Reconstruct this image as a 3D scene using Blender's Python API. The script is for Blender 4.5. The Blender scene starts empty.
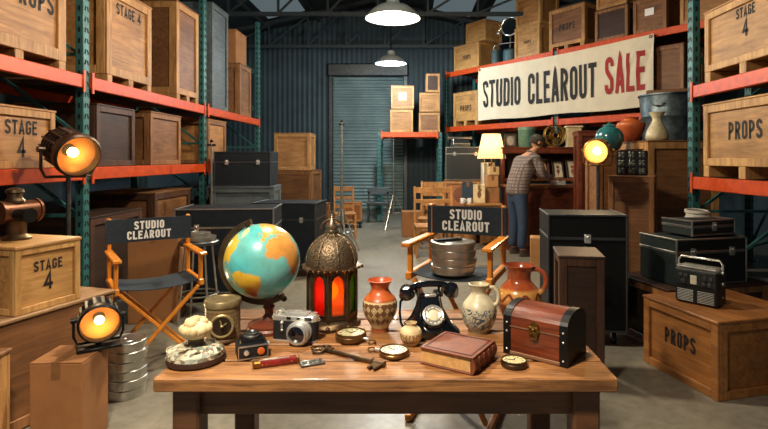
import bpy, bmesh, math, random
from mathutils import Matrix, Vector, Euler
random.seed(7)
PI = math.pi
COL = bpy.context.scene.collection
SC = bpy.context.scene
CAMZ = 1.485
TZ = 0.76            # table top height

# ------------------------------------------------------------------ mesh builder
def RX(a): return Matrix.Rotation(a, 4, 'X')
def RY(a): return Matrix.Rotation(a, 4, 'Y')
def RZ(a): return Matrix.Rotation(a, 4, 'Z')
def TR(x, y, z): return Matrix.Translation((x, y, z))
def SCL(x, y, z): return Matrix.Diagonal((x, y, z, 1))

class MB:
    def __init__(s):
        s.v = []; s.f = []; s.m = []; s.s = []
    def add(s, vs, fs, mat=0, smooth=False, M=None):
        o = len(s.v)
        for p in vs:
            p = Vector(p)
            s.v.append(M @ p if M is not None else p)
        for i, f in enumerate(fs):
            s.f.append([o + k for k in f])
            s.m.append(mat[i] if isinstance(mat, (list, tuple)) else mat)
            s.s.append(smooth)
        return s
    def box(s, c, size, mat=0, M=None, b=0.0):
        hx, hy, hz = [max(q, 1e-5) / 2 for q in size]
        c = Vector(c)
        b = min(b, hx * .45, hy * .45, hz * .45)
        if b <= 0:
            vs = [c + Vector((x * hx, y * hy, z * hz)) for x in (-1, 1) for y in (-1, 1) for z in (-1, 1)]
            fs = [(0, 1, 3, 2), (4, 6, 7, 5), (0, 4, 5, 1), (2, 3, 7, 6), (0, 2, 6, 4), (1, 5, 7, 3)]
            return s.add(vs, fs, mat, False, M)
        vs = []; ix = {}
        H = (hx, hy, hz)
        for sx in (-1, 1):
            for sy in (-1, 1):
                for sz in (-1, 1):
                    sg = (sx, sy, sz)
                    for a in range(3):
                        ix[(sg, a)] = len(vs)
                        vs.append(c + Vector([sg[k] * (H[k] if k == a else H[k] - b) for k in range(3)]))
        fs = []
        for a in range(3):
            q, r = [(1, 2), (0, 2), (0, 1)][a]
            for sg in (-1, 1):
                ring = []
                for (u, w) in ((-1, -1), (1, -1), (1, 1), (-1, 1)):
                    t = [0, 0, 0]; t[a] = sg; t[q] = u; t[r] = w
                    ring.append(ix[(tuple(t), a)])
                fs.append(ring)
            for u in (-1, 1):
                for w in (-1, 1):
                    t0 = [0, 0, 0]; t0[a] = -1; t0[q] = u; t0[r] = w
                    t1 = list(t0); t1[a] = 1
                    t0 = tuple(t0); t1 = tuple(t1)
                    fs.append([ix[(t0, q)], ix[(t1, q)], ix[(t1, r)], ix[(t0, r)]])
        for sx in (-1, 1):
            for sy in (-1, 1):
                for sz in (-1, 1):
                    fs.append([ix[((sx, sy, sz), a)] for a in range(3)])
        return s.add(vs, fs, mat, False, M)
    def bar(s, p0, p1, w, d, mat=0, b=0.0, up=(0, 1, 0), M=None):
        """a rectangular bar from p0 to p1; w across, d along 'up'"""
        p0 = Vector(p0); p1 = Vector(p1)
        z = (p1 - p0); L = z.length; z.normalize()
        y = Vector(up); y = (y - z * y.dot(z))
        if y.length < 1e-5: y = Vector((1, 0, 0)) - z * z.x
        y.normalize(); x = y.cross(z)
        R = Matrix((x, y, z)).transposed().to_4x4()
        R.translation = (p0 + p1) / 2
        return s.box((0, 0, 0), (w, d, L), mat, (M @ R) if M is not None else R, b)
    def lathe(s, prof, n=32, mat=0, M=None, smooth=True, mats=None, cap=True):
        vs = []; rings = []
        for r, z in prof:
            if r < 1e-6:
                rings.append([len(vs)]); vs.append((0, 0, z))
            else:
                rings.append(list(range(len(vs), len(vs) + n)))
                vs += [(r * math.cos(2 * PI * k / n), r * math.sin(2 * PI * k / n), z) for k in range(n)]
        fs = []; fm = []
        for i in range(len(rings) - 1):
            a, b = rings[i], rings[i + 1]
            mm = mats[i] if mats else mat
            for k in range(n):
                k2 = (k + 1) % n
                if len(a) == 1 and len(b) == 1: continue
                if len(a) == 1: fs.append((a[0], b[k], b[k2]))
                elif len(b) == 1: fs.append((a[k], a[k2], b[0]))
                else: fs.append((a[k], a[k2], b[k2], b[k]))
                fm.append(mm)
        if cap:
            for r, mm in ((rings[0], mats[0] if mats else mat), (rings[-1], mats[-1] if mats else mat)):
                if len(r) > 1: fs.append(tuple(r)); fm.append(mm)
        return s.add(vs, fs, fm, smooth, M)
    def cyl(s, p0, p1, r0, r1=None, n=16, mat=0, M=None, smooth=True):
        r1 = r0 if r1 is None else r1
        p0 = Vector(p0); p1 = Vector(p1)
        q = (p1 - p0).to_track_quat('Z', 'Y').to_matrix().to_4x4(); q.translation = p0
        L = (p1 - p0).length
        return s.lathe([(r0, 0), (r1, L)], n, mat, (M @ q) if M is not None else q, smooth)
    def ball(s, c, r, n=16, mat=0, M=None, sc=(1, 1, 1)):
        k = max(6, n // 2)
        pr = [(r * math.sin(PI * i / k), -r * math.cos(PI * i / k)) for i in range(k + 1)]
        pr[0] = (0, -r); pr[-1] = (0, r)
        T = TR(*c) @ SCL(*sc)
        return s.lathe(pr, n, mat, (M @ T) if M is not None else T)
    def tube(s, pts, r, n=10, mat=0, closed=False, M=None, flat=1.0):
        pts = [Vector(p) for p in pts]
        N = len(pts)
        rr = r if isinstance(r, (list, tuple)) else [r] * N
        tang = []
        for i in range(N):
            if closed: t = pts[(i + 1) % N] - pts[i - 1]
            else: t = pts[min(i + 1, N - 1)] - pts[max(i - 1, 0)]
            tang.append(t.normalized())
        a = Vector((0, 0, 1)) if abs(tang[0].z) < .9 else Vector((1, 0, 0))
        u = (a - tang[0] * a.dot(tang[0])).normalized()
        vs = []
        for i in range(N):
            u = (u - tang[i] * u.dot(tang[i])).normalized()
            w = tang[i].cross(u)
            for k in range(n):
                an = 2 * PI * k / n
                vs.append(pts[i] + u * (rr[i] * math.cos(an)) + w * (rr[i] * flat * math.sin(an)))
        fs = []
        for i in range(N if closed else N - 1):
            j = (i + 1) % N
            for k in range(n):
                k2 = (k + 1) % n
                fs.append((i * n + k, i * n + k2, j * n + k2, j * n + k))
        if not closed:
            fs.append(tuple(range(n))[::-1]); fs.append(tuple(range((N - 1) * n, N * n)))
        return s.add(vs, fs, mat, True, M)
    def ring(s, R, r, n=32, k=8, mat=0, M=None):
        return s.tube([(R * math.cos(2 * PI * i / n), R * math.sin(2 * PI * i / n), 0) for i in range(n)], r, k, mat, True, M)
    def prism(s, out, z0, z1, mat=0, M=None, smooth=False):
        n = len(out)
        vs = [(x, y, z0) for x, y in out] + [(x, y, z1) for x, y in out]
        fs = [tuple(range(n))[::-1], tuple(range(n, 2 * n))]
        for i in range(n):
            j = (i + 1) % n
            fs.append((i, j, n + j, n + i))
        return s.add(vs, fs, mat, smooth, M)
    def loft(s, rings, mat=0, M=None, smooth=True, cap=True):
        n = len(rings[0]); vs = [p for r in rings for p in r]; fs = []
        for i in range(len(rings) - 1):
            for k in range(n):
                k2 = (k + 1) % n
                fs.append((i * n + k, i * n + k2, (i + 1) * n + k2, (i + 1) * n + k))
        if cap:
            fs.append(tuple(range(n))[::-1]); fs.append(tuple(range((len(rings) - 1) * n, len(rings) * n)))
        return s.add(vs, fs, mat, smooth, M)
    def obj(s, name, mats, parent=None, loc=None, rz=0, sharp=38, recalc=True):
        bm = bmesh.new()
        bv = [bm.verts.new(p) for p in s.v]
        for f, m, sm in zip(s.f, s.m, s.s):
            try:
                q = bm.faces.new([bv[i] for i in f])
            except ValueError:
                continue
            q.material_index = m; q.smooth = sm
        if recalc: bmesh.ops.recalc_face_normals(bm, faces=bm.faces[:])
        me = bpy.data.meshes.new(name)
        bm.to_mesh(me); bm.free()
        if any(s.s): me.set_sharp_from_angle(angle=math.radians(sharp))
        if not isinstance(mats, (list, tuple)): mats = [mats]
        for m in mats: me.materials.append(m)
        o = bpy.data.objects.new(name, me); COL.objects.link(o)
        if parent: o.parent = parent
        if loc: o.location = loc
        o.rotation_euler.z = rz
        return o

def rrect(w, d, r, z, k=4, cx=0, cy=0):
    """ring of a rounded rectangle in xy at height z"""
    out = []
    for (sx, sy, a0) in ((1, 1, 0), (-1, 1, PI / 2), (-1, -1, PI), (1, -1, 1.5 * PI)):
        for i in range(k + 1):
            a = a0 + PI / 2 * i / k
            out.append((cx + sx * (w / 2 - r) + r * math.cos(a), cy + sy * (d / 2 - r) + r * math.sin(a), z))
    return out

def thing(name, label, cat, loc=(0, 0, 0), rz=0, group=None):
    o = bpy.data.objects.new(name, None); COL.objects.link(o)
    o.empty_display_size = .1
    o.location = loc; o.rotation_euler = (0, 0, rz)
    o['label'] = label; o['category'] = cat
    if group: o['group'] = group
    return o
def tag(o, label, cat, group=None):
    o['label'] = label; o['category'] = cat
    if group: o['group'] = group
    return o
def structure(o):
    o['kind'] = 'structure'; return o

# ------------------------------------------------------------------ materials
def lin(h):
    if isinstance(h, str):
        h = h.lstrip('#'); c = [int(h[i:i + 2], 16) / 255 for i in (0, 2, 4)]
    else: c = h
    return tuple((x / 12.92 if x <= .04045 else ((x + .055) / 1.055) ** 2.4) for x in c) + (1,)
class NT:
    def __init__(s, name):
        s.m = bpy.data.materials.new(name); s.m.use_nodes = True
        s.t = s.m.node_tree; s.t.nodes.clear()
        s.out = s.n('ShaderNodeOutputMaterial')
    def n(s, typ, **kw):
        nd = s.t.nodes.new(typ)
        for k, v in kw.items():
            if k in nd.inputs.keys() if isinstance(k, str) else False: nd.inputs[k].default_value = v
            else: setattr(nd, k, v)
        return nd
    def l(s, a, b): s.t.links.new(a, b)
    def coords(s, scale=(1, 1, 1), rnd=True):
        tc = s.n('ShaderNodeTexCoord'); mp = s.n('ShaderNodeMapping')
        mp.inputs['Scale'].default_value = scale
        if rnd:
            oi = s.n('ShaderNodeObjectInfo'); mu = s.n('ShaderNodeVectorMath', operation='SCALE')
            cx = s.n('ShaderNodeCombineXYZ')
            for k in range(3): s.l(oi.outputs['Random'], cx.inputs[k])
            s.l(cx.outputs[0], mu.inputs[0]); mu.inputs['Scale'].default_value = 31.0
            ad = s.n('ShaderNodeVectorMath', operation='ADD')
            s.l(tc.outputs['Object'], ad.inputs[0]); s.l(mu.outputs[0], ad.inputs[1])
            s.l(ad.outputs[0], mp.inputs['Vector'])
        else: s.l(tc.outputs['Object'], mp.inputs['Vector'])
        return mp.outputs['Vector']
    def ramp(s, fac, stops, interp='LINEAR'):
        r = s.n('ShaderNodeValToRGB'); r.color_ramp.interpolation = interp
        e = r.color_ramp.elements
        while len(e) > 1: e.remove(e[-1])
        e[0].position = stops[0][0]; e[0].color = stops[0][1]
        for p, c in stops[1:]:
            q = e.new(p); q.color = c
        s.l(fac, r.inputs[0]); return r.outputs['Color']
    def noise(s, vec, scale, detail=4, rough=.55, dist=0):
        q = s.n('ShaderNodeTexNoise'); s.l(vec, q.inputs['Vector'])
        q.inputs['Scale'].default_value = scale; q.inputs['Detail'].default_value = detail
        q.inputs['Roughness'].default_value = rough; q.inputs['Distortion'].default_value = dist
        return q.outputs['Fac']
    def mix(s, fac, a, b, mode='MIX'):
        q = s.n('ShaderNodeMix', data_type='RGBA', blend_type=mode)
        if isinstance(fac, (int, float)): q.inputs['Factor'].default_value = fac
        else: s.l(fac, q.inputs['Factor'])
        for i, c in ((6, a), (7, b)):
            if isinstance(c, tuple): q.inputs[i].default_value = c
            else: s.l(c, q.inputs[i])
        return q.outputs[2]
    def bsdf(s, col=None, rough=.5, metal=0, bump=None, bstr=.2, bdist=.01, coat=0, spec=.5, sheen=0):
        b = s.n('ShaderNodeBsdfPrincipled')
        if col is not None:
            if isinstance(col, tuple): b.inputs['Base Color'].default_value = col
            else: s.l(col, b.inputs['Base Color'])
        if isinstance(rough, (int, float)): b.inputs['Roughness'].default_value = rough
        else: s.l(rough, b.inputs['Roughness'])
        b.inputs['Metallic'].default_value = metal
        b.inputs['Coat Weight'].default_value = coat
        b.inputs['Specular IOR Level'].default_value = spec
        if bump is not None:
            q = s.n('ShaderNodeBump'); q.inputs['Strength'].default_value = bstr; q.inputs['Distance'].default_value = bdist
            s.l(bump, q.inputs['Height']); s.l(q.outputs[0], b.inputs['Normal'])
        s.l(b.outputs[0], s.out.inputs['Surface'])
        return b
def m_plain(name, c, rough=.5, metal=0, coat=0, var=.18, scale=14, spec=.5, bstr=.08):
    t = NT(name); v = t.coords()
    nz = t.noise(v, scale, 5)
    c = lin(c); dk = tuple(x * (1 - var) for x in c[:3]) + (1,); lt = tuple(min(1, x * (1 + var)) for x in c[:3]) + (1,)
    col = t.ramp(nz, [(.3, dk), (.7, lt)])
    t.bsdf(col, rough, metal, nz, bstr, .004, coat, spec)
    return t.m
def m_wood(name, c1, c2, axis='X', scale=1.0, rough=.55, coat=0, stretch=9, grime=.35, bstr=.15):
    t = NT(name)
    sc = {'X': (1, stretch, stretch), 'Y': (stretch, 1, stretch), 'Z': (stretch, stretch, 1)}[axis]
    v = t.coords(sc)
    g = t.noise(v, 2.2 * scale, 6, .62, 1.2)
    v2 = t.coords((1, 1, 1))
    big = t.noise(v2, 2.6 * scale, 4, .6)
    col = t.ramp(g, [(.28, lin(c2)), (.62, lin(c1))])
    gr = t.ramp(big, [(.3, (1 - grime, 1 - grime * 1.05, 1 - grime * 1.1, 1)), (.62, (1, 1, 1, 1))])
    col = t.mix(1.0, col, gr, 'MULTIPLY')
    t.bsdf(col, rough, 0, g, bstr, .006, coat)
    return t.m
def m_emit(name, c, strength):
    t = NT(name); e = t.n('ShaderNodeEmission'); e.inputs[0].default_value = lin(c); e.inputs[1].default_value = strength
    t.l(e.outputs[0], t.out.inputs['Surface']); return t.m
def m_zbands(name, stops, z0, z1, rough=.35, pat=None, coat=.2, interp='LINEAR'):
    """ceramic coloured by height (object z) with an optional painted pattern (kind, scale, colour, zlo, zhi)"""
    t = NT(name); tc = t.n('ShaderNodeTexCoord'); sp = t.n('ShaderNodeSeparateXYZ')
    t.l(tc.outputs['Object'], sp.inputs[0])
    mr = t.n('ShaderNodeMapRange'); mr.inputs[1].default_value = z0; mr.inputs[2].default_value = z1
    v = t.coords(rnd=False); nz = t.noise(v, 30, 4)
    t.l(sp.outputs['Z'], mr.inputs[0])
    col = t.ramp(mr.outputs[0], [(p, lin(c)) for p, c in stops], interp)
    if pat:
        kind, scale, pc, zl, zh = pat
        an = t.n('ShaderNodeMath', operation='ARCTAN2'); t.l(sp.outputs['Y'], an.inputs[0]); t.l(sp.outputs['X'], an.inputs[1])
        cb = t.n('ShaderNodeCombineXYZ'); t.l(an.outputs[0], cb.inputs[0])
        zz = t.n('ShaderNodeMath', operation='MULTIPLY'); t.l(sp.outputs['Z'], zz.inputs[0]); zz.inputs[1].default_value = 12.0
        t.l(zz.outputs[0], cb.inputs[1])
        if kind == 'scroll':
            w = t.noise(cb.outputs[0], scale, 2, .5, 2.5)
            mk = t.ramp(w, [(.43, (0, 0, 0, 1)), (.48, (1, 1, 1, 1)), (.53, (1, 1, 1, 1)), (.58, (0, 0, 0, 1))])
        elif kind == 'zig':
            sn = t.n('ShaderNodeMath', operation='PINGPONG'); t.l(an.outputs[0], sn.inputs[0]); sn.inputs[1].default_value = PI / 8
            sb = t.n('ShaderNodeMath', operation='SUBTRACT'); 
            q = t.n('ShaderNodeMath', operation='MULTIPLY'); t.l(sn.outputs[0], q.inputs[0]); q.inputs[1].default_value = (zh - zl) / (PI / 8)
            t.l(sp.outputs['Z'], sb.inputs[0]); t.l(q.outputs[0], sb.inputs[1])
            ab = t.n('ShaderNodeMath', operation='SUBTRACT'); t.l(sb.outputs[0], ab.inputs[0]); ab.inputs[1].default_value = zl
            aa = t.n('ShaderNodeMath', operation='ABSOLUTE'); t.l(ab.outputs[0], aa.inputs[0])
            mk = t.ramp(aa.outputs[0], [(0, (1, 1, 1, 1)), (.007, (1, 1, 1, 1)), (.010, (0, 0, 0, 1))])
        else:
            w = t.n('ShaderNodeTexVoronoi'); t.l(cb.outputs[0], w.inputs['Vector']); w.inputs['Scale'].default_value = scale
            w.inputs['Randomness'].default_value = .25; w.distance = 'MANHATTAN'
            mk = t.ramp(w.outputs['Distance'], [(.10, (1, 1, 1, 1)), (.14, (0, 0, 0, 1)), (.30, (0, 0, 0, 1)), (.34, (1, 1, 1, 1)), (.40, (1, 1, 1, 1)), (.44, (0, 0, 0, 1)), (.56, (0, 0, 0, 1)), (.60, (1, 1, 1, 1))])
        a = t.n('ShaderNodeMath', operation='GREATER_THAN'); t.l(sp.outputs['Z'], a.inputs[0]); a.inputs[1].default_value = zl
        b = t.n('ShaderNodeMath', operation='LESS_THAN'); t.l(sp.outputs['Z'], b.inputs[0]); b.inputs[1].default_value = zh
        c = t.n('ShaderNodeMath', operation='MULTIPLY'); t.l(a.outputs[0], c.inputs[0]); t.l(b.outputs[0], c.inputs[1])
        d = t.n('ShaderNodeMath', operation='MULTIPLY'); t.l(c.outputs[0], d.inputs[0]); t.l(mk, d.inputs[1])
        col = t.mix(d.outputs[0], col, lin(pc))
    dirt = t.ramp(nz, [(.3, (.72, .68, .62, 1)), (.6, (1, 1, 1, 1))])
    col = t.mix(.8, col, dirt, 'MULTIPLY')
    t.bsdf(col, rough, 0, nz, .06, .003, coat)
    return t.m
def m_mottle(name, stops, scale=20, rough=.5, metal=0, detail=3, bstr=.2, vor=False):
    t = NT(name); v = t.coords(rnd=False)
    if vor:
        w = t.n('ShaderNodeTexVoronoi'); t.l(v, w.inputs['Vector']); w.inputs['Scale'].default_value = scale
        nz = w.outputs['Color']
        bw = t.n('ShaderNodeRGBToBW'); t.l(nz, bw.inputs[0]); nz = bw.outputs[0]
    else: nz = t.noise(v, scale, detail, .6)
    col = t.ramp(nz, [(p, lin(c)) for p, c in stops])
    t.bsdf(col, rough, metal, nz, bstr, .004)
    return t.m

W_LIGHT = m_wood('crate_pine', '#c99a5c', '#97683a')
W_LIGHTV = m_wood('crate_pine_batten', '#d6a868', '#a5753f', 'Z')
W_TAN = m_wood('crate_tan', '#bb874f', '#8a592e')
W_TANV = m_wood('crate_tan_batten', '#c8975c', '#956337', 'Z')
W_BROWN = m_wood('crate_brown', '#8f613a', '#5f3b21')
W_BROWNV = m_wood('crate_brown_batten', '#a06f43', '#6d4526', 'Z')
W_DARK = m_wood('dark_wood', '#43291a', '#25160d')
W_DARKV = m_wood('dark_wood_batten', '#5b3a26', '#352014', 'Z')
W_RED = m_wood('red_wood', '#7a3a20', '#481f12', rough=.4, coat=.2)
W_GREY = m_wood('grey_crate', '#5f6a6e', '#3c464b')
W_TABLE = m_wood('table_planks', '#ad7844', '#56341b', 'X', 1.6, .56, .02, 12, .42, .35)
W_TABLED = m_wood('table_apron', '#6a4427', '#3d2414', 'X')
W_CHAIR = m_wood('chair_beech', '#e8932c', '#c06e1c', 'Z', 1.0, .38, .25, 8, .15)
W_CHEST = m_wood('chest_mahogany', '#7d3a20', '#481d0e', 'X', 2.2, .34, .25, 10, .25)
W_FURN = m_wood('honey_wood', '#c08a4e', '#8c5b2e', 'Z')
CARD = m_plain('cardboard', '#b07f4d', .85, var=.12, scale=6)
CARD2 = m_plain('cardboard_brown', '#94643a', .85, var=.14, scale=6)
TAPE = m_plain('tape_seam', '#7c5430', .6)
TEAL = m_plain('teal_rack_paint', '#336867', .45, .1, var=.3)
HOLE = m_plain('black_slot', '#050607', .8)
ORANGE = m_plain('orange_beam_paint', '#cb4b1a', .45, .1, var=.2)
DECK = m_wood('deck_board', '#6f5133', '#432e1c', 'Y')
INK = m_plain('black_stencil_ink', '#17120e', .7)
INKRED = m_plain('red_banner_ink', '#a01f1c', .7)
WHITE = m_plain('white_print', '#f2f0ea', .6, var=.03)
CANVAS = m_plain('navy_black_canvas', '#202c37', .85, var=.25, scale=40)
STEEL = m_plain('tin_steel', '#bcbcb6', .3, .9, var=.2)
STEELD = m_plain('grey_steel', '#5b5f60', .4, .85, var=.25)
CHROME = m_plain('chrome', '#dcdcd6', .26, .72, var=.05)
BLACKM = m_plain('black_metal', '#17181a', .4, .5, var=.3)
BLACKP = m_plain('black_gloss', '#0b0e13', .12, 0, coat=.6, var=.2, bstr=0)
LEATHERB = m_plain('black_leatherette', '#14171b', .6, 0, var=.3, scale=120, bstr=.4)
BRASS = m_plain('aged_brass', '#8c6a34', .35, .9, var=.35)
BRONZE = m_plain('dark_bronze', '#5c4a36', .42, .85, var=.4, scale=22)
GOLD = m_plain('bright_brass', '#c29a4a', .3, .9, var=.2)
IVORY = m_plain('ivory_dial', '#ddd2b4', .45, var=.1, scale=30)
BOOKL = m_plain('brown_book_leather', '#6f3720', .55, 0, coat=0, var=.3, scale=26)
REDL = m_plain('oxblood_leather', '#7c2f20', .45, 0, coat=.1, var=.25, scale=30)
PAPER = m_plain('aged_pages', '#c79a5e', .8, var=.2, scale=60)
CONC = None
# ------------------------------------------------------------------ stencil lettering
def arc(cx, cy, r, a0, a1, n=5, ry=None):
    ry = r if ry is None else ry
    return [(cx + r * math.cos(math.radians(a0 + (a1 - a0) * i / n)), cy + ry * math.sin(math.radians(a0 + (a1 - a0) * i / n))) for i in range(n + 1)]
def glyph(ch, w, t):
    h = t / 2; L, R, B, T = h, w - h, h, 1 - h
    r = min((R - L) / 2, .24); m = .52
    if ch == 'I': return t, [[(h, 0), (h, 1)]]
    if ch == 'T': return w, [[(0, T), (w, T)], [(w / 2, 0), (w / 2, T)]]
    if ch == 'L': return w * .92, [[(L, 1), (L, B), (w * .92, B)]]
    if ch == 'E': return w * .94, [[(w * .94, T), (L, T), (L, B), (w * .94, B)], [(L, m), (w * .84, m)]]
    if ch == 'O': return w, [arc(R - r, T - r, r, 90, 0) + arc(R - r, B + r, r, 0, -90) + arc(L + r, B + r, r, -90, -180) + arc(L + r, T - r, r, 180, 90) + ['c']]
    if ch == 'D': return w, [arc(R - r, T - r, r, 90, 0) + arc(R - r, B + r, r, 0, -90) + [(L, B), (L, T)] + ['c']]
    if ch == 'U': return w, [[(L, 1)] + arc(L + r, B + r, r, 180, 270) + arc(R - r, B + r, r, 270, 360) + [(R, 1)]]
    if ch == 'C': return w, [[(R, .66)] + arc(R - r, T - r, r, 0, 90) + arc(L + r, T - r, r, 90, 180) + arc(L + r, B + r, r, 180, 270) + arc(R - r, B + r, r, 270, 360) + [(R, .34)]]
    if ch == 'G': return w, [[(R, .70)] + arc(R - r, T - r, r, 0, 90) + arc(L + r, T - r, r, 90, 180) + arc(L + r, B + r, r, 180, 270) + arc(R - r, B + r, r, 270, 360) + [(R, .46), (w * .52, .46)]]
    if ch == 'S':
        q = min(r, (T - B) / 4)
        return w, [[(R, .74)] + arc(R - r, T - q, r, 0, 90, 5, q) + arc(L + r, T - q, r, 90, 180, 5, q) + [(L, .70)] + [(L + .02, .62), (R - .02, .40)] + [(R, .32)] + arc(R - r, B + q, r, 0, -90, 5, q) + arc(L + r, B + q, r, -90, -180, 5, q) + [(L, .26)]]
    if ch == 'A': return w * 1.08, [[(h * .9, 0), (w * .54, 1 - h * .4), (w * 1.08 - h * .9, 0)], [(w * .25, .27), (w * .83, .27)]]
    if ch == 'R':
        b = .48; q = (T - b) / 2
        return w * 1.02, [[(L, 0), (L, T)] + arc(R - q, T - q, q, 90, 0) + arc(R - q, b + q, q, 0, -90) + [(L, b)], [(w * .52, b), (R + .01, 0)]]
    if ch == 'P':
        b = .42; q = min((T - b) / 2, R - L)
        return w, [[(L, 0), (L, T)] + arc(R - q, T - q, q, 90, 0) + arc(R - q, b + q, q, 0, -90) + [(L, b)]]
    if ch == '4': return w * 1.1, [[(w * .75, 0), (w * .75, 1 - h * .5), (h * .8, .30), (w * 1.1, .30)]]
    return w * .6, []
def ribbon(mb, pts, t, M, sub=0):
    if sub:
        q = [p for p in pts if p != 'c']; lp = q + ([q[0]] if pts[-1] == 'c' else []); o_ = []
        for a, b in zip(lp[:-1], lp[1:]):
            n_ = max(1, int(math.hypot(b[0] - a[0], b[1] - a[1]) / sub)); o_ += [(a[0] + (b[0] - a[0]) * k / n_, a[1] + (b[1] - a[1]) * k / n_) for k in range(n_)]
        pts = o_ + (['c'] if pts[-1] == 'c' else [lp[-1]])
    closed = pts[-1] == 'c'
    if closed: pts = pts[:-1]
    P = []
    for p in pts:
        v = Vector((p[0], p[1]))
        if not P or (v - P[-1]).length > 1e-4: P.append(v)
    if closed and (P[0] - P[-1]).length < 1e-4: P.pop()
    n = len(P); vs = []
    for i in range(n):
        a = P[i - 1] if (i > 0 or closed) else None
        b = P[(i + 1) % n] if (i < n - 1 or closed) else None
        if a is None: d = (b - P[i]).normalized(); nn = Vector((-d.y, d.x)); k = 1
        elif b is None: d = (P[i] - a).normalized(); nn = Vector((-d.y, d.x)); k = 1
        else:
            d0 = (P[i] - a).normalized(); d1 = (b - P[i]).normalized()
            n0 = Vector((-d0.y, d0.x)); n1 = Vector((-d1.y, d1.x))
            nn = (n0 + n1)
            nn = nn.normalized() if nn.length > 1e-4 else n0
            k = min(1 / max(nn.dot(n0), .3), 2.2)
        for s in (1, -1):
            q = P[i] + nn * (s * t / 2 * k)
            vs.append((q.x, 0, q.y))
    fs = []
    for i in range(n if closed else n - 1):
        j = (i + 1) % n
        fs.append((2 * i, 2 * i + 1, 2 * j + 1, 2 * j))
    mb.add(vs, fs, 0, False, M)
def text_mb(lines, height, w=.46, t=.17, gap=.10, lead=1.25, cx=0, cz=0, y=0, sizes=None, mb=None, align=0):
    """lettering standing in the xz plane, read from -y"""
    mb = mb or MB()
    hs = [height * (sizes[i] if sizes else 1) for i in range(len(lines))]
    tot = sum(hs) + sum(hs[i] * (lead - 1) for i in range(len(lines) - 1))
    z = cz + tot / 2
    for ln, hh in zip(lines, hs):
        z -= hh
        gl = [glyph(c, w, t) for c in ln]
        W = sum(g[0] for g in gl) + gap * (len(ln) - 1)
        x = -W / 2
        M0 = TR(cx, y, z) @ SCL(hh, 1, hh)
        for g in gl:
            for st in g[1]:
                ribbon(mb, [p if p == 'c' else (p[0] + x, p[1]) for p in st], t, M0)
            x += g[0] + gap
        z -= hh * (lead - 1)
    return mb

# ------------------------------------------------------------------ crates
def crate(label, loc, rz, w, d, h, mats=(W_LIGHT, W_LIGHTV), text=None, th=.1, tpos=(0, 0), skid=0.0, bw=.07, group=None, tw=.46, tsizes=None, ink=INK, rough=False, name='wooden_crate', brace=False, lid=True, tt=.17):
    """box with battens round every face; local front is -y, base at z=0"""
    r = thing(name, label, 'crate', loc, rz, group)
    z0 = skid; bt = min(.025, bw * .4)
    pb = MB(); pb.box((0, 0, z0 + (h - z0) / 2), (w - 2 * bt, d - 2 * bt, h - z0 - .004))
    pb.obj('panel_box', mats[0], r)
    f = MB()
    zc = (z0 + h) / 2; hz = h - z0
    for sy in (-1, 1):
        y = sy * (d / 2 - bt / 2)
        for sx in (-1, 1): f.box((sx * (w / 2 - bw / 2), y, zc), (bw, bt, hz), 0, None, .004)
        for zz in (z0 + bw / 2, h - bw / 2): f.box((0, y, zz), (w - 2 * bw + .002, bt - .003, bw), 0, None, .004)
        if brace: f.bar((-w / 2 + bw, y, z0 + bw), (w / 2 - bw, y, h - bw), bw * .8, bt * .7, 0, .003)
    for sx in (-1, 1):
        x = sx * (w / 2 - bt / 2)
        for sy in (-1, 1): f.box((x, sy * (d / 2 - bt - bw / 2), zc), (bt, bw, hz), 0, None, .004)
        for zz in (z0 + bw / 2, h - bw / 2): f.box((x, 0, zz), (bt - .003, d - 2 * bw - 2 * bt, bw), 0, None, .004)
    f.obj('batten_frame', mats[1], r)
    if lid:
        l = MB(); l.box((0, 0, h + .008), (w + .012, d + .012, .02), 0, None, .005)
        l.obj('lid', mats[0], r)
    if skid:
        for k in (-1, 0, 1):
            s = MB(); s.box((k * (w / 2 - .05), 0, skid / 2 + .001), (.09, d, skid - .004), 0, None, .004)
            s.obj('skid', mats[1], r)
    if text:
        t = text_mb(text, th, tw, tt, .12, 1.22, tpos[0], zc + tpos[1], -(d / 2 - bt) - .003, tsizes)
        t.obj('lettering', ink, r, recalc=False)
    return r

def carton(label, loc, rz, w, d, h, mat=CARD, group=None, marks=True, name='cardboard_box'):
    r = thing(name, label, 'box', loc, rz, group)
    b = MB(); b.box((0, 0, h / 2), (w, d, h), 0, None, .006); b.obj('box_body', mat, r)
    f = MB()
    f.box((-w / 4, 0, h + .003), (w / 2 - .004, d, .005), 0, None, .001); f.box((w / 4, 0, h + .003), (w / 2 - .004, d, .005), 0, None, .001)
    f.obj('top_flaps', mat, r)
    t = MB(); t.box((0, 0, h + .0075), (.045, d * .98, .0015)); t.box((0, -d / 2 - .0012, h - .04), (.045, .0015, .08)); t.obj('tape_strip', TAPE, r)
    return r

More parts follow.
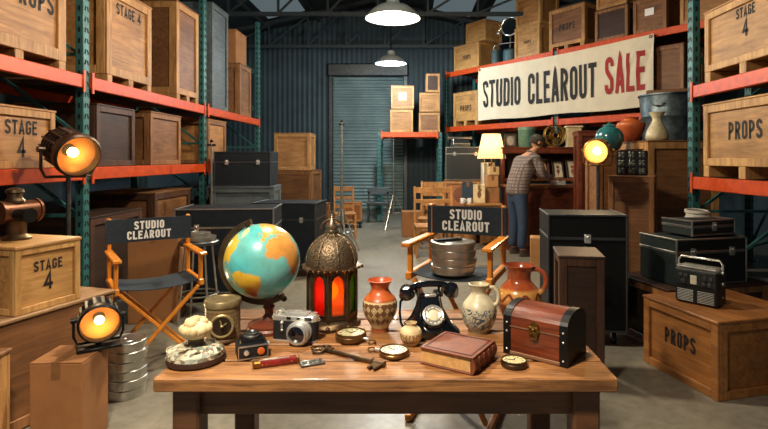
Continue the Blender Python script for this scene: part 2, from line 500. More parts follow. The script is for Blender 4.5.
# ------------------------------------------------------------------ pallet racks
def rack(label, loc, rz, xs, depth, levels, height, deck=True):
    """xs: upright positions along local x; front is -y at y=0, depth towards +y; levels: beam-top heights"""
    r = thing('pallet_rack', label, 'rack', loc, rz)
    for x in xs:
        for y in (0.05, depth - .05):
            u = MB(); u.box((x, y, height / 2), (.09, .08, height), 0, None, .006)
            u.box((x, y, .006), (.15, .13, .012))
            if y < .1:
                z = .15
                while z < height - .05:
                    for dx in (-.02, .02):
                        u.bar((x + dx * 1.3, y - .0405, z), (x + dx * .6, y - .0405, z + .045), .016, .004, 1)
                    for yy in (y,):
                        for sx in (-1, 1): u.box((x + sx * .0455, yy, z + .02), (.004, .018, .045), 1)
                    z += .1
            u.obj('upright', [TEAL, HOLE], r)
        k = MB(); z = .2
        while z < height - .8:
            k.bar((x, .08, z), (x, depth - .08, z + .7), .03, .025); k.bar((x, .08, z), (x, depth - .08, z), .03, .025)
            z += .75
        k.obj('bracing', TEAL, r)
    for z in levels:
        for a, b in zip(xs[:-1], xs[1:]):
            for y in (0.02, depth - .02):
                m = MB(); m.box(((a + b) / 2, y, z - .06), (b - a - .10, .05, .12), 0, None, .006)
                for xe, sg in ((a, 1), (b, -1)): m.box((xe + sg * .065, y - .03, z - .06), (.035, .012, .2), 0, None, .003)
                m.obj('beam', ORANGE, r)
            if deck:
                q = MB(); n = int((b - a - .1) / .16)
                for i in range(n):
                    q.box((a + .05 + (i + .5) * (b - a - .1) / n, depth / 2, z - .014), (.13, depth - .1, .02), 0, None, .003)
                q.obj('deck', DECK, r)
    return r

# ------------------------------------------------------------------ the room
def build_room():
    global CONC
    t = NT('polished_concrete'); v = t.coords((1, 1, 1), False)
    a = t.noise(v, .9, 6, .6); b = t.noise(v, 14, 5, .6)
    col = t.ramp(a, [(.3, lin('#6b675b')), (.68, lin('#888272'))])
    col = t.mix(.35, col, t.ramp(b, [(.35, lin('#565249')), (.6, lin('#8e897d'))]))
    rg = t.ramp(a, [(.3, (.28,) * 3 + (1,)), (.7, (.5,) * 3 + (1,))])
    t.bsdf(col, rg, 0, b, .06, .004); CONC = t.m
    t = NT('corrugated_blue_grey'); tc = t.n('ShaderNodeTexCoord'); w = t.n('ShaderNodeTexWave'); w.bands_direction = 'X'
    t.l(tc.outputs['Object'], w.inputs['Vector']); w.inputs['Scale'].default_value = 2.2
    v = t.coords((1, 1, 1), False); nz = t.noise(v, 1.4, 6, .62)
    col = t.ramp(nz, [(.3, lin('#2b3c45')), (.7, lin('#42565f'))])
    t.bsdf(col, .55, .2, w.outputs['Fac'], .35, .03); WALL = t.m
    t = NT('roof_panels'); tc = t.n('ShaderNodeTexCoord'); w = t.n('ShaderNodeTexWave'); w.bands_direction = 'Y'
    t.l(tc.outputs['Object'], w.inputs['Vector']); w.inputs['Scale'].default_value = 1.6
    v = t.coords((1, 1, 1), False); nz = t.noise(v, 1.2, 5)
    t.bsdf(t.ramp(nz, [(.3, lin('#232a2e')), (.7, lin('#363f44'))]), .6, .2, w.outputs['Fac'], .4, .03); ROOF = t.m
    t = NT('roller_shutter'); tc = t.n('ShaderNodeTexCoord'); w = t.n('ShaderNodeTexWave'); w.bands_direction = 'Z'
    t.l(tc.outputs['Object'], w.inputs['Vector']); w.inputs['Scale'].default_value = 3.2
    v = t.coords((1, 1, 1), False); nz = t.noise(v, 2, 5)
    t.bsdf(t.ramp(nz, [(.3, lin('#6f878a')), (.7, lin('#8aa3a4'))]), .45, .3, w.outputs['Fac'], .7, .03); SHUT = t.m
    X0, X1, Y0, Y1 = -5.2, 6.2, -1.5, 15.0
    def rz_(x): return 5.85 - .22 * abs(x + 1)
    m = MB(); m.box(((X0 + X1) / 2, (Y0 + Y1) / 2, -.05), (X1 - X0 + .4, Y1 - Y0 + .4, .1)); structure(m.obj('floor', CONC))
    m = MB(); m.prism([(X0 - .2, 0), (X1 + .2, 0), (X1 + .2, rz_(X1)), (-1, 5.85), (X0 - .2, rz_(X0))], 0, .2, 0, TR(0, Y1 + .2, 0) @ RX(PI / 2))
    structure(m.obj('wall_back', WALL))
    m = MB(); m.box((X0 - .1, (Y0 + Y1) / 2, rz_(X0) / 2), (.2, Y1 - Y0, rz_(X0))); structure(m.obj('wall_left', WALL))
    m = MB(); m.box((X1 + .1, (Y0 + Y1) / 2, rz_(X1) / 2), (.2, Y1 - Y0, rz_(X1))); structure(m.obj('wall_right', WALL))
    m = MB(); m.prism([(X0 - .2, rz_(X0 - .2)), (-1, 5.85), (X1 + .2, rz_(X1 + .2)), (X1 + .2, rz_(X1 + .2) + .12), (-1, 5.97), (X0 - .2, rz_(X0 - .2) + .12)], -Y1 - .2, -Y0, 0, RX(PI / 2))
    structure(m.obj('ceiling', ROOF))
    # steel roof trusses and purlins
    TR_M = m_plain('truss_steel', '#3d474c', .5, .3)
    k = 0
    for y in (4.2, 7.6, 11.0, 14.2):
        k += 1; m = MB()
        for x0, x1 in ((X0, -1), (-1, X1)):
            m.bar((x0, y, rz_(x0) - .06), (x1, y, rz_(x1) - .06), .1, .1)
        zb = 4.55
        a, b = -5.2, 4.9
        m.bar((a, y, zb - .02), (b, y, zb - .02), .08, .08)
        n = 9
        for i in range(n + 1):
            x = a + .3 + (b - a - .6) * i / n
            xn = a + .3 + (b - a - .6) * (i + 1) / n
            if rz_(x) - zb > .12: m.bar((x, y, zb), (x, y, rz_(x) - .1), .045, .045)
            if i < n and rz_(xn) - zb > .12: m.bar((x, y, zb), (xn, y, rz_(xn) - .1), .04, .04)
        structure(m.obj('trim_%d' % k, TR_M))
    for x in (-4, -2.6, .4, 1.8, 3.2, 4.6):
        k += 1; m = MB(); m.box((x, (Y0 + Y1) / 2, rz_(x) - .05), (.08, Y1 - Y0, .09)); structure(m.obj('trim_%d' % k, TR_M))
    # translucent daylight strips in the roof
    SKY = m_emit('skylight_sheet', '#9fb2b8', .22)
    for i, (x, y0, y1) in enumerate(((1.1, 10.0, 13.9), (2.5, 10.0, 13.9), (-3.3, 8.2, 13.9))):
        m = MB(); s = -1 if x > -1 else 1
        m.box((0, 0, 0), (1.0, y1 - y0, .02), 0, TR(x, (y0 + y1) / 2, rz_(x) - .02) @ RY(math.atan(.22) * (1 if x > -1 else -1)))
        structure(m.obj('window_%d' % (i + 1), SKY))
    # roller shutter door in the back wall
    d = MB(); d.box((-1.2, Y1 - .04, 1.9), (2.0, .06, 3.8)); o = d.obj('door_1', SHUT); structure(o)
    g = MB()
    for x in (-2.27, -.13): g.box((x, Y1 - .06, 1.95), (.12, .1, 3.9), 0, None, .01)
    g.box((-1.2, Y1 - .1, 4.0), (2.3, .22, .36), 0, None, .03)
    structure(g.obj('trim_%d' % (k + 1), STEELD))
build_room()

# ------------------------------------------------------------------ racks and their crates
LX = -3.0
rack('teal and orange pallet rack running along the left side of the hall', (LX, 2.0, 0), PI / 2, [0, 2.84, 5.65, 8.4], 1.1, [1.40, 2.25], 4.2)
RXX = 2.8
rack('teal and orange pallet rack at the right edge, holding STAGE 4 and PROPS crates', (RXX, 5.22, 0), -PI / 2, [0, 2.75, 5.2], 1.1, [1.30, 2.20], 4.1)
def left(y): return y                                         # left rack: crates face +x
G1 = 'crates on the left pallet rack'
def lc(label, y0, y1, z, h, d=.9, off=.04, **k):
    return crate(label, (LX - off - d / 2, (y0 + y1) / 2, z + .002), PI / 2, y1 - y0, d, h, group=G1, **k)
lc('huge tan PROPS crate at the top left corner of the picture', 3.5, 4.6, 2.25, 1.1, mats=(W_TAN, W_TANV), text=['PROPS'], th=.18, tpos=(.17, -.05), skid=.08, bw=.10)
lc('tan STAGE 4 crate on the upper left shelf just past the teal post', 5.22, 6.12, 2.25, .98, mats=(W_TAN, W_TANV), text=['STAGE 4'], th=.12, tpos=(0, .27), skid=.08, bw=.09, tw=.5)
lc('brown crate on the upper left shelf, next beyond the STAGE 4 one', 6.78, 7.48, 2.25, 1.28, d=.85, mats=(W_BROWN, W_TANV), skid=.08, bw=.08)
lc('blue-grey crate near the far end of the upper left shelf', 8.0, 8.7, 2.25, 1.62, d=.8, mats=(W_GREY, W_GREY), bw=.07)
lc('tall brown crate on the upper left shelf at its farthest end', 9.3, 9.95, 2.25, .92, d=.8, mats=(W_BROWN, W_BROWNV), bw=.07)
carton('brown carton on top of the farthest crate of the upper left shelf', (LX - .42, 9.62, 3.195), PI / 2, .6, .6, .6, CARD2)
lc('pale STAGE 4 crate on the lower left shelf under the PROPS crate', 3.52, 4.46, 1.40, .47, d=.8, mats=(W_TAN, W_TANV), text=['STAGE', '4'], th=.115, tsizes=[.98, 1.35], tpos=(.11, .0), bw=.06, tw=.5)
lc('dark brown crate on the lower left shelf behind the round studio lamp', 5.05, 5.75, 1.40, .6, d=.8, mats=(W_DARK, W_DARKV), bw=.06)
lc('brown crate on the lower left shelf, midway along', 6.1, 6.9, 1.40, .62, d=.8, mats=(W_BROWN, W_BROWNV), bw=.06)
lc('tan crate on the lower left shelf toward its far end', 7.85, 8.6, 1.40, .66, d=.8, mats=(W_TAN, W_BROWNV), bw=.06)
lc('dark crate on the floor under the left rack beside the tripod lamp', 4.95, 5.9, 0, .9, d=.9, mats=(W_DARK, W_DARKV), bw=.07)
lc('brown crate on the floor under the left rack, farther back', 6.2, 7.2, 0, 1.05, d=.9, mats=(W_BROWN, W_DARKV), bw=.07)
lc('dark grey crate on the floor under the left rack near its far end', 7.9, 9.0, 0, 1.0, d=.9, mats=(W_GREY, W_GREY), bw=.07)

G2 = 'crates on the right pallet rack'
def rc(label, y0, y1, z, h, d=.9, off=.03, **k):
    return crate(label, (RXX + off + d / 2, (y0 + y1) / 2, z + .002), -PI / 2, y1 - y0, d, h, group=G2, **k)
rc('big pine STAGE 4 crate on the upper shelf of the right rack', 3.85, 5.0, 2.20, .66, text=['STAGE', '4'], th=.1, tsizes=[.9, 1.5], tpos=(.0, .07), skid=.1, bw=.065)
rc('big pine PROPS crate on the lower shelf of the right rack', 3.85, 5.02, 1.30, .68, text=['PROPS'], th=.16, tpos=(.0, .03), skid=.11, bw=.07)
carton('dark blue box in the gap above the PROPS crate on the right rack', (RXX + .75, 4.75, 1.99 + .012), -PI / 2, .35, .3, .15, m_plain('blue_box_card', '#42606e', .7))

# angled rack behind with the banner
AX, AY = .92, 12.9
ANG = math.atan2(-.81, .587)
rk_u = Vector((math.cos(ANG), math.sin(ANG), 0)); rk_n = Vector((-rk_u.y, rk_u.x, 0))
rack('tall pallet rack carrying the sale banner on its orange beam', (AX, AY, 0), ANG, [-.08, 3.3, 6.7], 1.05, [2.25, 3.60], 3.595)
def rp(x, d, z):
    p = Vector((AX, AY, 0)) + rk_u * x + rk_n * d
    return (p.x, p.y, z)
G3 = 'crates on the banner rack'
def bc(label, x0, x1, z, h, d=.7, off=.03, **k):
    return crate(label, rp((x0 + x1) / 2, off + d / 2, z + .002), ANG, x1 - x0, d, h, group=G3, **k)
bc('pine crate at the left end of the banner rack top shelf, under a smaller crate', .22, 1.10, 3.60, .58, text=['PROPS'], th=.1, bw=.06)
bc('small pine crate topping the left-hand pair on the banner rack', .62, 1.28, 4.20, .46, d=.55, off=.06, bw=.055)
bc('lower pine crate of the pair right of the round mirror lamp', 2.2, 2.88, 3.60, .62, text=['PROPS'], th=.07, bw=.06)
bc('upper pine crate of the pair right of the round mirror lamp', 2.24, 2.9, 4.24, .62, d=.6, mats=(W_TAN, W_LIGHTV), bw=.06)
bc('brown PROPS crate standing alone above the middle of the banner', 3.12, 3.95, 3.60, .80, mats=(W_BROWN, W_TANV), text=['PROPS'], th=.13, skid=.07, bw=.07)
bc('dark olive crate above the word SALE, under a tan crate', 4.17, 4.82, 3.60, .56, mats=(W_DARK, W_BROWNV), bw=.055)
bc('tan crate stacked on the dark olive crate above the banner', 4.2, 4.8, 4.18, .34, d=.6, mats=(W_TAN, W_TANV), bw=.05)
c = bc('brown crate with a white paper label above the banner right end', 4.92, 5.5, 3.60, .56, mats=(W_BROWN, W_BROWNV), bw=.06)
q = MB(); q.box((.0, -.345, .33), (.16, .004, .12)); q.obj('paper_label', WHITE, c)
bc('tan crate at the right end of the banner rack, top shelf', 5.72, 6.5, 3.60, .6, mats=(W_TAN, W_TANV), bw=.06)
bc('pine PROPS crate on the lower shelf left of the banner', .20, 1.06, 2.25, .80, text=['PROPS'], th=.14, tpos=(0, -.03), skid=.12, bw=.07)
bc('brown crate on the lower shelf peeking out right of the banner', 5.15, 5.78, 2.25, 1.05, mats=(W_BROWN, W_BROWNV), bw=.06)
bc('dark crate on the lower shelf behind the banner right half', 4.0, 4.9, 2.25, .8, off=.15, mats=(W_DARK, W_DARKV), bw=.06)

# the round mirror lamp and the canisters on the banner rack
def mirror_lamp():
    p = rp(1.78, .35, 3.603)
    r = thing('mirror_lamp', 'round mirror lamp on a short stand above the banner, between crates', 'lamp', p, ANG + .35)
    b = MB(); b.lathe([(.16, 0), (.16, .28), (.13, .31), (.05, .33), (.02, .36)], 20); b.obj('drum_base', m_plain('teal_grey_enamel', '#4d6a72', .45, .3), r)
    s = MB(); s.cyl((0, 0, .35), (0, 0, .62), .014, n=10); s.cyl((-.26, 0, .47), (.26, 0, .47), .011, n=8); s.ball((-.26, 0, .47), .02, 8); s.obj('stem', STEEL, r)
    h = MB(); M = TR(0, -.02, .83) @ RX(PI / 2)
    h.ring(.2, .018, 32, 8, 0, M); h.obj('rim', CHROME, r)
    g = MB(); g.lathe([(.0, -.02), (.12, -.012), (.19, .008), (.19, -.004), (.0, -.035)], 32, 0, M); g.obj('mirror_dish', m_plain('smoky_mirror', '#39474c', .2, .8), r)
    a = MB(); a.ball((-.28, 0, .72), .05, 10); a.tube([(-.2, 0, .83), (-.27, 0, .78), (-.28, 0, .72)], .012, 8); a.obj('side_bracket', CHROME, r)
    r = thing('canister', 'small blue-grey canister with a handle left of the round mirror lamp', 'canister', rp(1.38, .3, 3.603), ANG)
    b = MB(); b.lathe([(.1, 0), (.1, .3), (.085, .33), (.085, .36), (0, .36)], 18); b.obj('canister_body', m_plain('blue_grey_can', '#5d7478', .5, .4), r)
    h = MB(); h.tube([(.08 * math.cos(a), 0, .36 + .12 * math.sin(a)) for a in [PI * i / 8 for i in range(9)]], .01, 8); h.obj('handle', STEEL, r)
mirror_lamp()

def banner():
    r = thing('banner', 'long cream cloth banner reading STUDIO CLEAROUT SALE', 'banner', rp(0, -.10, 0), ANG)
    x0, x1, z0, z1 = 1.22, 5.36, 2.33, 3.52
    nx, nz = 90, 26
    def yy(u, v):
        # hanging folds gathered at the upper corners
        sag = -.012 * math.sin(u * 9) * (1 - v) * .6
        c = 0
        for uc in (0, 1):
            du = abs(u - uc); 
            ang = math.atan2(1 - v + .02, du * 3.4 + .02)
            c += .022 * math.sin(ang * 16) * math.exp(-du * 9) * (1 - math.exp(-((du * 3.4) ** 2 + (1 - v) ** 2) * 20))
        return sag + c + .006 * math.sin(u * 31 + v * 2)
    def zz(u, v):
        return z0 + (z1 - z0) * v - .05 * math.sin(PI * u) * v * .8 + .012 * math.sin(u * 14) * (1 - v)
    vs = []; fs = []
    for s in (0, .004):
        for i in range(nx + 1):
            for j in range(nz + 1):
                u, v = i / nx, j / nz
                vs.append((x0 + (x1 - x0) * u, yy(u, v) + s, zz(u, v)))
    K = (nx + 1) * (nz + 1)
    for i in range(nx):
        for j in range(nz):
            a = i * (nz + 1) + j
            fs.append((a, a + nz + 1, a + nz + 2, a + 1)); fs.append((K + a, K + a + 1, K + a + nz + 2, K + a + nz + 1))
    for i in range(nx):
        a = i * (nz + 1); fs.append((a, K + a, K + a + nz + 1, a + nz + 1)); a += nz; fs.append((a, a + nz + 1, K + a + nz + 1, K + a))
    m = MB(); m.add(vs, fs, 0, True)
    m.obj('cloth', m_plain('cream_banner_cloth', '#ded2b8', .9, var=.06, scale=5), r)
    def word(wd, xa, xb, zc, hh, ink):
        t = MB(); g = [glyph(c, .40, .145) for c in wd]
        W = sum(q[0] for q in g) + .085 * (len(wd) - 1)
        k = (xb - xa) / W; x = 0
        for q in g:
            for st in q[1]: ribbon(t, [p if p == 'c' else (p[0] + x, p[1]) for p in st], .145, TR(xa, 0, zc - hh / 2) @ SCL(k, 1, hh), .06)
            x += q[0] + .085
        # subdivide long strokes is not needed: drape the strokes onto the cloth
        t.v = [Vector((p.x, yy((p.x - x0) / (x1 - x0), (p.z - z0) / (z1 - z0)) - .011, p.z - .03 * math.sin(PI * (p.x - x0) / (x1 - x0)))) for p in t.v]
        t.obj('lettering', ink, r, recalc=False)
    word('STUDIO', 1.38, 2.50, 2.92, .60, INK)
    word('CLEAROUT', 2.70, 4.30, 2.92, .63, INK)
    word('SALE', 4.47, 5.22, 2.95, .66, INKRED)
    e = MB()
    for x in (x0 + .05, x1 - .05):
        e.ring(.022, .008, 16, 6, 0, TR(x, -.004, z1 - .04) @ RX(PI / 2))
    e.obj('eyelets', BRASS, r)
    w = MB()
    for x in (x0 + .05, x1 - .05): w.tube([(x, -.004, z1 - .04), (x, .03, z1 + .02), (x, .075, z1 + .02)], .006, 6)
    w.obj('tie_cord', WHITE, r)
banner()

# crates on the far rack by the back wall
rack('low pallet rack in front of the back wall with stacked crates', (-.74, 12.35, 0), 0, [0, 1.46], 1.0, [2.1], 2.095)
G4 = 'crates by the back wall'
def fc(label, px0, px1, z, h, **k):
    Y = 12.4; xa = (px0 - 410) * Y / 520; xb = (px1 - 410) * Y / 520
    return crate(label, ((xa + xb) / 2, Y + .3, z + .002), 0, xb - xa, .55, h, group=G4, bw=.05, **k)
c = fc('far pale crate with a paper label beside the roller shutter, top of its pair', 391, 414, 2.66, .54, mats=(W_TAN, W_LIGHTV))
q = MB(); q.box((0, -.26, .3), (.2, .006, .2)); q.obj('paper_label', m_plain('cream_label', '#e0cda0', .7), c)
fc('far pale crate beside the roller shutter, lower of its pair', 390, 413, 2.10, .53, mats=(W_TAN, W_LIGHTV))
fc('far brown crate of the three-high stack by the banner rack post, bottom one', 419, 440, 2.10, .46, mats=(W_BROWN, W_TANV))
fc('far brown crate of the three-high stack by the banner rack post, middle one', 419.5, 440, 2.59, .44, mats=(W_TAN, W_TANV))
fc('far grey-brown crate topping the three-high stack by the banner rack post', 426, 440, 3.06, .44, mats=(W_DARK, W_TANV))
# ------------------------------------------------------------------ the table and what lies on it
def T(px, py):
    Y = 520 * (CAMZ - TZ) / (py - 158)
    return ((px - 410) * Y / 520, Y, TZ + .001)
def table():
    xa, xb, ya, yb = -.845, .685, 1.70, 2.50
    r = thing('wooden_table', 'long rustic plank table in the foreground covered with antiques', 'table', ((xa + xb) / 2, (ya + yb) / 2, 0))
    W, D = xb - xa, yb - ya
    n = 5; pw = D / n
    for i in range(n):
        p = MB(); p.box((0, -D / 2 + pw * (i + .5), TZ - .0225), (W + (.006 if i % 2 else 0), pw - .014, .045), 0, None, .004)
        p.obj('plank', W_TABLE, r)
    a = MB()
    for sy in (-1, 1): a.box((0, sy * (D / 2 - .09), TZ - .10), (W - .2, .03, .10), 0, None, .003)
    for sx in (-1, 1): a.box((sx * (W / 2 - .09), 0, TZ - .10), (.03, D - .2, .10), 0, None, .003)
    a.obj('apron', W_TABLED, r)
    for sx in (-1, 1):
        for sy in (-1, 1):
            l = MB(); l.box((sx * (W / 2 - .09), sy * (D / 2 - .09), (TZ - .05) / 2), (.09, .09, TZ - .052), 0, None, .008); l.obj('leg', W_TABLED, r)
    s = MB(); s.box((0, 0, .18), (W - .2, .05, .05), 0, None, .005)
    for sx in (-1, 1): s.box((sx * (W / 2 - .09), 0, .18), (.04, D - .2, .05), 0, None, .005)
    s.obj('stretcher', W_TABLED, r)
table()

# --- globe
LAND = {
 'na': ([(-165, 65), (-125, 72), (-85, 70), (-60, 55), (-65, 45), (-76, 36), (-81, 25), (-90, 29), (-97, 25), (-97, 18), (-88, 15), (-80, 8), (-92, 14), (-106, 21), (-118, 33), (-125, 48), (-150, 60)], '#d8b43c'),
 'gl': ([(-55, 60), (-25, 70), (-20, 82), (-60, 80)], '#d9cf9a'),
 'sa': ([(-80, 8), (-62, 11), (-50, 1), (-35, -7), (-40, -22), (-55, -35), (-65, -45), (-70, -55), (-75, -45), (-71, -20), (-81, -5)], '#dcb030'),
 'af': ([(-17, 15), (-10, 33), (10, 37), (32, 31), (43, 12), (51, 12), (40, -5), (35, -22), (20, -35), (12, -18), (9, 4), (-8, 5)], '#d6974a'),
 'eu': ([(-10, 37), (-9, 44), (0, 50), (10, 58), (25, 70), (60, 72), (100, 76), (140, 72), (178, 68), (160, 60), (140, 50), (122, 38), (120, 25), (106, 12), (95, 18), (80, 10), (72, 20), (58, 25), (44, 14), (35, 30), (28, 37), (15, 40), (5, 43)], '#c9a24a'),
 'uk': ([(-10, 51), (-5, 58), (1, 52)], '#c9a24a'),
 'au': ([(114, -22), (130, -12), (142, -11), (153, -27), (145, -38), (130, -32), (115, -34)], '#d8b43c'),
 'an': ([(-180, -68), (180, -68), (180, -90), (-180, -90)], '#cfd0bd')}
def inside(x, y, P):
    c = False; j = len(P) - 1
    for i in range(len(P)):
        if (P[i][1] > y) != (P[j][1] > y) and x < (P[j][0] - P[i][0]) * (y - P[i][1]) / (P[j][1] - P[i][1]) + P[i][0]: c = not c
        j = i
    return c
def globe():
    x, y, z = T(267, 332)
    y += .03
    r = thing('desk_globe', 'antique desk globe with turquoise seas on a turned wooden foot', 'globe', (x, y, z), 0)
    R = .156; C = (-.028, 0, .29)
    b = MB(); b.lathe([(.092, 0), (.092, .012), (.084, .02), (.086, .028), (.07, .036), (.034, .048), (.02, .065), (.018, .085), (.026, .098), (.016, .112), (.014, .13), (0, .13)], 40)
    b.obj('foot', W_RED, r)
    tilt = RY(math.radians(-20)) @ RX(math.radians(8))
    M = TR(*C) @ tilt
    s = MB(); nu, nv = 144, 96; vs = []; fs = []
    for j in range(nv + 1):
        la = -PI / 2 + PI * j / nv
        for i in range(nu): lo = 2 * PI * i / nu; vs.append((R * math.cos(la) * math.cos(lo), R * math.cos(la) * math.sin(lo), R * math.sin(la)))
    for j in range(nv):
        for i in range(nu):
            k = (i + 1) % nu; fs.append((j * nu + i, j * nu + k, (j + 1) * nu + k, (j + 1) * nu + i))
    # the seam ring at each pole collapses to a point
    s.add(vs, fs, 0, True)
    t = NT('globe_map'); ca = t.n('ShaderNodeVertexColor'); ca.layer_name = 'map'
    v = t.coords((1, 1, 1), False); nz = t.noise(v, 16, 6, .65)
    col = t.mix(.55, ca.outputs[0], t.ramp(nz, [(.3, (.55, .48, .36, 1)), (.6, (1, 1, 1, 1))]), 'MULTIPLY')
    t.bsdf(col, .28, 0, nz, .04, .002, .35)
    o = s.obj('sphere', t.m, r, recalc=False)
    me = o.data; ca = me.color_attributes.new('map', 'FLOAT_COLOR', 'POINT')
    lon0 = math.radians(-90 - 28)       # longitude -28 faces the camera (-y)
    rng = random.Random(3); ph = [(rng.uniform(.05, .3), rng.uniform(.05, .3), rng.uniform(0, 6)) for _ in range(6)]
    for i, vx in enumerate(me.vertices):
        p = vx.co / R
        la = math.degrees(math.asin(max(-1, min(1, p.z)))); lo = math.degrees(math.atan2(p.y, p.x)) - math.degrees(-PI / 2) - 43
        lo = (lo + 180) % 360 - 180
        jx = sum(math.sin(la * a * 2 + lo * b * 2 + c) for a, b, c in ph) * 1.0
        c = lin('#4db0b4')
        q = .5 + .5 * math.sin(la * .06 + 1.0) * math.cos(lo * .05); c = tuple(u * (1 - q * .35) + w * q * .35 for u, w in zip(c, lin('#a5d3c2')))
        for k, (P, cc) in LAND.items():
            if inside(lo + jx, la + jx * .6, P):
                c = lin(cc); 
                if k in ('sa', 'af') and la < -12:
                    w = min(1, (-12 - la) / 22); c = tuple(a * (1 - w) + b * w for a, b in zip(c, lin('#a8482a')))
                if k == 'af' and la > 14: c = tuple(a * .5 + b * .5 for a, b in zip(c, lin('#e0a050')))
                if k == 'na' and la > 45: c = tuple(a * .5 + b * .5 for a, b in zip(c, lin('#b6bb52')))
                break
        ca.data[i].color = (c[0], c[1], c[2], 1)
    for vx in me.vertices: vx.co = M @ vx.co
    g = MB(); k = []
    for i in range(49):
        a = math.radians(106 + 196 * i / 48)        # from the top, round by the left, to below the south pole
        k.append((math.cos(a) * (R + .016), 0, math.sin(a) * (R + .016)))
    vsx = []; fsx = []
    Mz = TR(*C) @ RY(0)
    for (px, _, pz) in k:
        d = Vector((px, 0, pz)).normalized()
        for rr, yy in ((R + .006, -.013), (R + .027, -.013), (R + .027, .013), (R + .006, .013)):
            q = d * rr; vsx.append((q.x, yy, q.z))
    for i in range(48):
        for a in range(4): b = (a + 1) % 4; fsx.append((i * 4 + a, i * 4 + b, (i + 1) * 4 + b, (i + 1) * 4 + a))
    fsx.append((0, 1, 2, 3)); fsx.append((192, 195, 194, 193))
    g.add(vsx, fsx, 0, False, Mz); g.obj('meridian_arc', BRONZE, r)
    p = MB()
    ax = (M.to_3x3() @ Vector((0, 0, 1)))
    for sgn in (1, -1): p = MB(); p.cyl(Vector(C) + ax * (sgn * (R - .002)), Vector(C) + ax * (sgn * (R + .026)), .009, n=10); p.obj('pivot', BRONZE, r)
    p = MB(); p.cyl((C[0] + .03, 0, C[2] - R - .012), (.0, 0, .12), .016, .014, n=12); p.obj('stem', BRONZE, r)
    p = MB(); p.ball((C[0] + .092, 0, C[2] - .160), .013, 10); p.obj('arc_knob', BRONZE, r)
globe()

